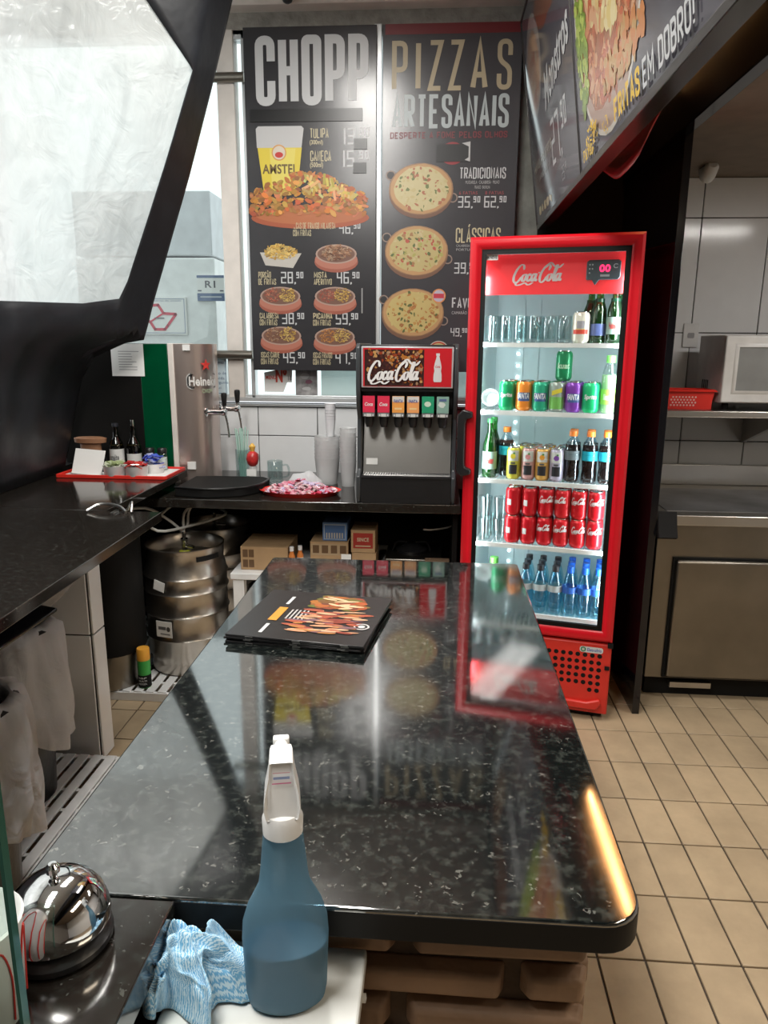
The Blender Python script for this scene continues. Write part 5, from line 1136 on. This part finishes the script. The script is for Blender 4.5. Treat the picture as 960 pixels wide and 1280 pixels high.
L = MB(); L.box(-.028,.030,-.001,.001,.0,.045,(.75,.75,.73)); 
obj('torn_label', MB().add([(p[0], p[1], p[2]) for p in L.v], L.f), m_paper, k1, M=Matrix.Translation((-.066, -.183, .42)) @ Matrix.Rotation(R(-20), 4, 'Z') @ Matrix.Rotation(R(12), 4, 'Y'))
lb2 = obj('printed_label', MB().box(-.04, .04, -.001, .001, 0, .075), m_paper, k1, M=Matrix.Translation((-.048, -.1885, .20)) @ Matrix.Rotation(R(-14), 4, 'Z'))
L = MB(); L.rect(-.03,.01,.035,.05,-.0015,(.15,.15,.15)); L.disc(.022,.04,.010,.012,-.0015,(.1,.1,.1),10); L.rect(-.02,.03,.012,.018,-.0015,(.25,.25,.25)); obj('label_print', L, m_print, lb2, smooth=False)
k2 = keg(-1.13, 3.59, 'steel beer keg with green coupler standing behind the nearer keg', mat('coupler_green', (.01,.20,.13), .4), R(40))
hs = [[(-1.155,3.20,.69),(-1.22,3.17,.76),(-1.30,3.12,.82),(-1.42,3.02,.82)], [(-1.155,3.20,.69),(-1.15,3.20,.78),(-1.12,3.25,.82),(-1.20,3.22,.82),(-1.30,3.10,.74),(-1.38,3.1,.80)], [(-1.30,3.08,.80),(-1.24,3.10,.72),(-1.12,3.22,.72),(-1.0,3.35,.745),(-1.10,3.56,.73)], [(-1.14,3.21,.72),(-1.13,3.24,.80),(-1.06,3.34,.83)]]
for i, h in enumerate(hs):
    o = obj('beer_hose', MB().tube(h, .0065, 8), m_cable); tag(o, ('pale hose curving left from the yellow-green keg coupler', 'pale hose looping up above the nearer keg', 'pale hose crossing from the left towards the rear keg', 'pale hose rising behind the nearer keg coupler to the counter')[i], 'hose', 'pale hoses above the kegs')

# low table with boxes under the back counter
wt_ = thing('low_table', 'low white table under the back counter holding small boxes', 'table', (-.58, 3.35, 0))
obj('table_top', MB().box(-.335, .60, -.25, .30, .500, .53), m_white, wt_, bevel=.003)
for x in (-.30, .56):
    for y in (-.22, .27): obj('leg', MB().box(x-.025, x+.025, y-.025, y+.025, 0, .5), m_white, wt_, bevel=.002)
obj('shelf_board', MB().box(-.30, .56, -.20, .25, .18, .2), m_white, wt_)
def cbox(x0, x1, y0, y1, z0, z1, label, m, name='cardboard_box', pr=None, rz=0):
    t = thing(name, label, 'box', ((x0+x1)/2, (y0+y1)/2, z0), rz); w, d, h = x1-x0, y1-y0, z1-z0
    obj('carton', MB().box(-w/2, w/2, -d/2, d/2, 0, h), m, t, bevel=.0015)
    obj('flap', MB().box(-w/2, w/2, -d/2, -.001, h, h+.002, ).box(-w/2, w/2, .001, d/2, h, h+.0025), m, t)
    L = MB()
    if pr: pr(L, w, h, -d/2-.0008)
    if L.v: obj('box_print', L, m_print, t, smooth=False)
    return t
DB = (.16,.09,.045)
def pgrid(L, w, h, y):
    for i in range(2):
        for j in range(2): L.rect(-w/2+.01+i*.028, -w/2+.034+i*.028, .012+j*(h*.45), .012+j*(h*.45)+h*.34, y, DB)
cbox(-.88, -.66, 3.16, 3.40, .531, .638, 'wide cardboard box with dark symbols at left of the low table', m_card, pr=pgrid)
def prow(L, w, h, y):
    L.rect(-w/2+.005, w/2-.005, h*.55, h*.95, y, (.5,.36,.22))
    for i in range(4): L.rect(-w/2+.012+i*w/4.2, -w/2+.012+i*w/4.2+w/6, h*.62, h*.9, y-.0004, DB)
    for i in range(6): L.disc(-w/2+.02+i*w/6.5, h*.25, w*.08, h*.16, y-.0004*i, random.choice([(.5,.08,.04),(.6,.35,.1),(.35,.12,.06)]), 10, jit=.2)
cbox(-.560, -.385, 3.18, 3.36, .531, .665, 'cardboard box with fruit print under the blue box', m_card, pr=prow)
cbox(-.505, -.392, 3.20, 3.34, .6685, .752, 'small blue box on top of the fruit print cardboard box', mat('blue_card', (.10,.20,.42), .5), 'blue_box', lambda L, w, h, y: (L.rect(-w/2+.006, w/2-.006, .006, h-.006, y, (.42,.50,.60)), L.rect(-w/2+.010, w/2-.010, .010, h-.010, y-.0003, (.08,.17,.38)), [L.rect(-w/2+.016+i*.012, -w/2+.022+i*.012, .012, h*.45, y-.0006, (.55,.5,.4)) for i in range(7)]))
cbox(-.368, -.258, 3.18, 3.34, .531, .618, 'plain cardboard box under the red label box', m_card)
cbox(-.372, -.262, 3.18, 3.34, .6215, .725, 'cardboard box with red label panel on top of the plain box', m_card, pr=lambda L, w, h, y: (L.rect(-w/2+.010, w/2-.010, .02, h-.012, y, (.40,.04,.03)), text(L, 'SINCE', -w/2+.028, w/2-.028, h*.5, h*.68, y-.0005, (.65,.5,.35), .03), L.rect(-w/2+.02,w/2-.02,.028,.034,y-.0005,(.6,.45,.3))))
cs_ = [((-.640, 3.15), 'small sauce bottle with white label and orange top beside the wide cardboard box'), ((-.605, 3.17), 'small sauce bottle nearer the fruit print box')]
for (x, y), lb in cs_:
    simple('sauce_bottle', lb, 'bottle', (x, y, .531), [('body', MB().lathe([(.014,0),(.015,.004),(.015,.075),(.009,.09),(.009,.10)], 14), mat('orange_sauce', (.6,.2,.05), .3)), ('label', MB().lathe([(.0155,.015),(.0155,.065)], 14, cap=False), m_paper), ('cap', MB().lathe([(.010,.098),(.010,.118),(0,.119)], 12), m_white)])
pg = cbox(-.985, -.91, 3.30, 3.36, 0.6, .62, 'x', m_paper) if False else None
o = thing('price_card', 'white folded card leaning on the fruit print box', 'card', (-.395, 3.165, .531)); obj('card', MB().box(-.02, .025, -.001, .001, 0, .085), m_paper, o)
sv = thing('portable_stove', 'black portable burner with knob on the low table under the soda machine', 'stove', (-.10, 3.33, .531))
obj('body', MB().box(-.12, .14, -.13, .13, 0, .06), m_steeld, sv, bevel=.006); obj('burner', MB().lathe([(.07,.06),(.075,.075),(.05,.085),(.03,.10),(0,.10)], 24), m_black, sv)
obj('knob', MB().cyl((.09,-.13,.03),(.09,-.148,.03),.012), m_white, sv); obj('pot_support', MB().tube([(-.09,0,.062),(-.07,0,.105),(-.02,0,.105)], .005).tube([(.09,0,.062),(.07,0,.105),(.02,0,.105)], .005), m_blackmatt, sv)
o = obj('white_cable', MB().tube([(-.045,3.25,.72),(.0,3.27,.715),(.08,3.3,.725),(.09,3.36,.74),(.08,3.42,.83)], .004), m_white); tag(o, 'thin white cable hanging under the counter behind the burner', 'cable')
cbox(-.035, .075, 3.15, 3.19, .531, .60, 'small brown carton at the right end of the low table', mat('brown_card', (.16,.10,.06), .7))

# things on the far end of the left bar
tr2 = thing('red_tray', 'red serving tray with white liner on the left bar', 'tray', (-1.45, 3.145, .9505))
obj('tray', MB().prism(rr_poly(-.25, .25, -.02, .235, (.02,)*4), 0, .006, axis='z').box(-.25,.25,-.025,-.018,.0,.016).box(-.25,.25,.232,.240,0,.016).box(-.255,-.248,-.02,.235,0,.016).box(.248,.255,-.02,.235,0,.016), m_redp, tr2, bevel=.002)
obj('liner_sheet', MB().box(-.235, .235, -.010, .225, .0062, .0075), m_paper, tr2)
mh = thing('card_holder', 'tilted white menu card holder standing on the red tray', 'card holder', (-1.575, 3.17, .958))
obj('card', MB().box(-.080, .062, -.003, .003, 0, .118, M=Matrix.Rotation(R(-22), 4, 'X') @ Matrix.Rotation(R(4), 4, 'Y')), m_paper, mh, bevel=.002); obj('rear_card', MB().box(-.075, .062, -.003, .003, 0, .11, M=Matrix.Translation((0,.085,0)) @ Matrix.Rotation(R(22), 4, 'X')), m_blackmatt, mh)
o = thing('wooden_coaster', 'round brown wooden board behind the white card holder', 'board', (-1.62, 3.31, .958)); obj('board', MB().lathe([(.07,0),(.072,.004),(.072,.012),(.07,.016)], 28, sy=.5), m_card, o); obj('stand', MB().lathe([(.05,.016),(.05,.125),(.075,.13),(.078,.15),(.06,.155)], 24, sy=.5), mat('brown_wood', (.30,.15,.08), .5), o)
for x, c, lb, nm in ((-1.445, None, 'white ramekin holding green packets on the red tray', 'left'), (-1.345, (.65,.03,.03), 'white ramekin holding red packets on the red tray', 'right')):
    t = thing('ramekin', lb, 'bowl', (x, 3.165, .958)); obj('bowl', MB().lathe([(0,.003),(.042,0),(.046,.004),(.052,.045),(.054,.048),(.050,.047),(.045,.01),(0,.008)], 28), m_white, t)
    b = MB(); cc = [(.62,.03,.03),(.7,.06,.04),(.5,.02,.02)] if c else [(.55,.62,.42),(.7,.72,.6),(.35,.42,.2)]
    for k in range(22):
        q = Matrix.Translation((random.uniform(-.032,.032), random.uniform(-.03,.03), .042+random.uniform(0,.022))) @ Matrix.Rotation(random.uniform(0,6), 4, 'Z') @ Matrix.Rotation(random.uniform(-.9,.9), 4, 'X'); b.box(-.018,.018,-.010,.010,-.002,.002, random.choice(cc), q)
    o = obj('packet_pile', b, m_printg); o.location = (x, 3.165, .958); tag(o, ('red' if c else 'pale green')+' condiment packets heaped in the white ramekin', 'packets', kind='stuff')
b = MB()
for k in range(26):
    q = Matrix.Translation((random.uniform(-.045,.045), random.uniform(-.02,.02), .045+random.uniform(-.03,.03))) @ Matrix.Rotation(random.uniform(0,6), 4, 'Z') @ Matrix.Rotation(random.uniform(-.9,.9), 4, 'X'); b.box(-.016,.016,-.010,.010,-.002,.002, random.choice([(.06,.10,.55),(.10,.16,.7),(.4,.45,.7)]), q)
o = obj('packet_pile', b, m_printg); o.location = (-1.305, 3.26, .975); tag(o, 'blue sugar packets heaped behind the red packets', 'packets', kind='stuff')
o = thing('ramekin', 'white ramekin under the blue packets at the right of the red tray', 'bowl', (-1.300, 3.26, .958)); obj('bowl', MB().lathe([(0,.003),(.038,0),(.042,.004),(.050,.045),(.048,.045),(.04,.01),(0,.008)], 28), m_white, o)
OB = [(0,.002),(.030,0),(.033,.006),(.033,.105),(.028,.130),(.014,.155),(.011,.195),(.013,.20),(.013,.207)]
t = bottle((-1.505, 3.33, .958), 'dark oil bottle with white label and dark top, left of the two on the tray', g_brown, OB, m_kcap, .205, (.02,.10,(.72,.72,.70)), 'oil_bottle', words='azeite', wc=(.15,.15,.15), rz=0, liquid=(mat('dark_oil', (.03,.025,.008), .1), .12))
t = bottle((-1.425, 3.34, .958), 'dark oil bottle with steel pourer, right of the two on the tray', g_brown, OB, m_chrome, .205, (.02,.078,(.70,.70,.68)), 'oil_bottle', rz=0, liquid=(MATS['dark_oil'], .12), ch=.03, cr=.008)
for x, lb in ((-1.352, 'left'), (-1.292, 'right')):
    simple('salt_shaker', lb+' of the two small glass shakers with dark lids on the red tray', 'shaker', (x, 3.345, .958), [('body', MB().lathe([(.022,0),(.024,.004),(.024,.065),(.020,.078)], 18), g_clear), ('salt', MB().lathe([(.021,.003),(.022,.06),(0,.06)], 16), m_paper), ('lid', MB().lathe([(.022,.078),(.022,.098),(.018,.104),(0,.105)], 16), m_black)])

# ================================================================== KITCHEN
sk = thing('steel_worktable', 'stainless steel kitchen refrigerated counter with worn steel door', 'counter', (.96, 3.05, 0))
obj('worktop', MB().box(-.03, 1.9, 0, .74, .815, .86).box(-.03, 1.9, .715, .74, .86, .965), m_steel, sk, bevel=.004)
obj('body', MB().box(.0, 1.9, .05, .72, .10, .815), m_steeld, sk, bevel=.004)
obj('door', MB().box(.085, .78, .022, .05, .115, .655), m_steeld, sk, bevel=.012, seg=3); obj('door', MB().box(.82, 1.5, .022, .05, .115, .655), m_steeld, sk, bevel=.012, seg=3)
obj('door_gasket', MB().box(.075, .79, .04, .052, .108, .664), m_blackmatt, sk)
obj('plinth', MB().box(.02, 1.88, .10, .70, 0, .10), m_blackmatt, sk); obj('drain_bar', MB().box(.12, .30, .06, .09, .05, .075), m_steel, sk)
obj('door_handle', MB().box(.55, .565, .008, .024, .38, .46), m_steel, sk, bevel=.003)
obj('pan_recess', MB().box(.04, 1.8, .08, .60, .858, .862), mat('tarnished_steel', (.42,.43,.45), .35, .9, var=.45, scale=3.5), sk)
br_ = obj('bracket', MB().prism([(2.94,.90),(2.92,.84),(2.90,.80),(2.92,.79),(2.95,.82)], .906, .98, axis='x'), m_blackmatt, bpy.data.objects['wall_middle'])
us = thing('wall_shelf', 'stainless steel wall shelf in the kitchen', 'shelf', (.95, 3.30, 1.275)); obj('board', MB().box(0, 1.8, 0, .51, -.03, 0), m_steel, us, bevel=.004)
for x in (.6, 1.3): obj('bracket', MB().prism([(.03,-.03),(.51,-.03),(.51,-.2)], x, x+.02, axis='x'), m_steel, us)
mv = thing('microwave', 'white microwave oven on the kitchen wall shelf', 'microwave', (1.25, 3.34, 1.275))
obj('case', MB().box(0, .50, .02, .33, .03, .325), mat('microwave_white', (.70,.66,.62), .4), mv, bevel=.006)
obj('door', MB().box(.0, .38, 0, .02, .033, .322), m_white, mv, bevel=.006); obj('door_rim', ring(.035, .36, .065, .295, .02, -.006, .006), m_white, mv)
obj('door_window', MB().box(.055, .34, -.002, .0, .085, .275), mat('microwave_window', (.30,.31,.31), .25), mv); obj('control_panel', MB().box(.385, .50, 0, .02, .033, .322), m_white, mv, bevel=.004)
for k in range(4): obj('side_vent', MB().box(-.0012, .001, .17+k*.022, .178+k*.022, .07, .125), m_blackmatt, mv)
for x in (.04, .46):
    for y in (.05, .28): obj('foot', MB().cyl((x, y, 0), (x, y, .03), .014), m_blackmatt, mv)
bk = thing('red_basket', 'small red perforated plastic basket beside the microwave', 'basket', (1.12, 3.42, 1.276))
obj('walls', MB().prism([(-.10,0),(.095,0),(.11,.078),(-.11,.078)], -.062, -.058).prism([(-.10,0),(.095,0),(.11,.078),(-.11,.078)], .058, .062).box(-.10,.095,-.06,.06,0,.004).prism([(-.058,0),(.058,0),(.062,.078),(-.062,.078)], .098, .103, axis='x').prism([(-.058,0),(.058,0),(.062,.078),(-.062,.078)], -.105, -.10, axis='x'), m_redp, bk)
b = MB()
for r in range(4):
    for c in range(8): b.cyl((-.075+c*.014+(.007 if r % 2 else 0), -.0626, .018+r*.012), (-.075+c*.014+(.007 if r % 2 else 0), -.0615, .018+r*.012), .0042, 8)
obj('perforations', b, mat('pale_hole', (.75,.5,.45), .6), bk); obj('rim', ring(-.115, .115, 0, .135, .006, -.004, .004, ), m_redp, bk, M=Matrix.Translation((0,.0675,.078)) @ Matrix.Rotation(R(90), 4, 'X'))
ot = thing('wall_outlet', 'white wall socket plate on the kitchen tiles beside the microwave', 'socket', (1.248, 3.805, 1.545)); obj('plate', MB().box(-.037, .037, -.003, .006, 0, .115), m_white, ot, bevel=.003); obj('socket', MB().prism(rr_poly(-.016,.016,.045,.07,(.006,)*4), -.006, -.002), mat('socket_grey', (.35,.35,.36), .4), ot, bevel=.001)

# ================================================================== TARPAULIN WITH CLEAR WINDOW
zs = [.95, 1.40, 1.53, 1.56, 1.73, 2.24, 2.60, 2.90, 3.11]; ys = [-.9, 1.4, 2.6, 3.1, 3.28]
tab = [[-1.75,-1.75,-1.75,-1.75,-1.75],[-1.69,-1.68,-1.66,-1.63,-1.62],[-1.67,-1.63,-1.60,-1.54,-1.52],[-1.67,-1.62,-1.585,-1.43,-1.318],[-1.66,-1.61,-1.56,-1.36,-1.262],[-1.65,-1.58,-1.50,-1.13,-1.075],[-1.65,-1.55,-1.46,-.975,-.955],[-1.64,-1.50,-1.40,-.90,-.862],[-1.63,-1.48,-1.36,-.85,-.83]]
def fX(y, z):
    row = [np.interp(y, ys, r) for r in tab]; x = float(np.interp(z, zs, row))
    amp = .012 if z > 1.7 else .022
    x += amp*noise.noise(Vector((y*1.6, z*1.1, 4.0)))*min(1, max(0, (3.1-y)/.5))
    if z < 1.75: x += .010*math.sin(y*26+2*noise.noise(Vector((y*2,0,0))))*max(0, min(1, (z-.95)/.3))*min(1, (1.8-z)/.25)*min(1, max(0, (3.2-y)/.3))
    return x
inner = [(.35,1.715),(1.2,1.70),(2.0,1.705),(2.6,1.69),(2.95,1.70),(3.12,1.728),(3.13,1.80),(3.125,2.05),(3.115,2.35),(3.10,2.586),(3.0,2.70),(2.86,2.86),(2.75,2.97),(2.6,3.0),(2.0,3.02),(1.2,3.02),(.35,3.02),(.30,2.8),(.30,2.3),(.30,1.9)]
outer = [(-.9,.953),(.9,.953),(1.9,.953),(2.7,.953),(3.1,.953),(3.28,.953),(3.28,1.53),(3.28,1.56),(3.28,2.0),(3.28,2.65),(3.28,2.9),(3.28,3.11),(3.1,3.11),(2.8,3.11),(2.2,3.11),(1.2,3.11),(-.9,3.11),(-.9,2.8),(-.9,2.3),(-.9,1.9)]
def dens(P, k):
    out = []
    for i in range(len(P)):
        a, b = P[i], P[(i+1) % len(P)]
        for j in range(k): out.append((a[0]+(b[0]-a[0])*j/k, a[1]+(b[1]-a[1])*j/k))
    return out
Pi, Po = dens(inner, 8), dens(outer, 8); n = len(Pi); K = 14; v = []; f = []
for j in range(K+1):
    t = j/K
    for k in range(n):
        y, z = Pi[k][0]*(1-t)+Po[k][0]*t, Pi[k][1]*(1-t)+Po[k][1]*t; v.append((fX(y, z), y, z))
for j in range(K):
    for k in range(n): f.append((j*n+k, j*n+(k+1) % n, (j+1)*n+(k+1) % n, (j+1)*n+k))
tpn = thing('tarpaulin_curtain', 'black tarpaulin curtain with a cloudy clear window hanging over the left bar', 'curtain', (0, 0, 0))
obj('tarpaulin', MB().add(v, f), m_wrinkle, tpn, solid=.003, ang=180)
cy, cz = 2.0, 2.35; v = []; f = []
for j in range(K+1):
    t = (j+.2)/(K+.2)*1.012
    for k in range(n):
        y, z = cy+(Pi[k][0]-cy)*t, cz+(Pi[k][1]-cz)*t; v.append((fX(y, z)-.004+.006*noise.noise(Vector((y*7, z*7, 1))), y, z))
for j in range(K):
    for k in range(n): f.append((j*n+k, j*n+(k+1) % n, (j+1)*n+(k+1) % n, (j+1)*n+k))
f.append(tuple(range(n)))
obj('clear_window', MB().add(v, f), g_vinyl, tpn, ang=180)
bpy.context.view_layer.update()
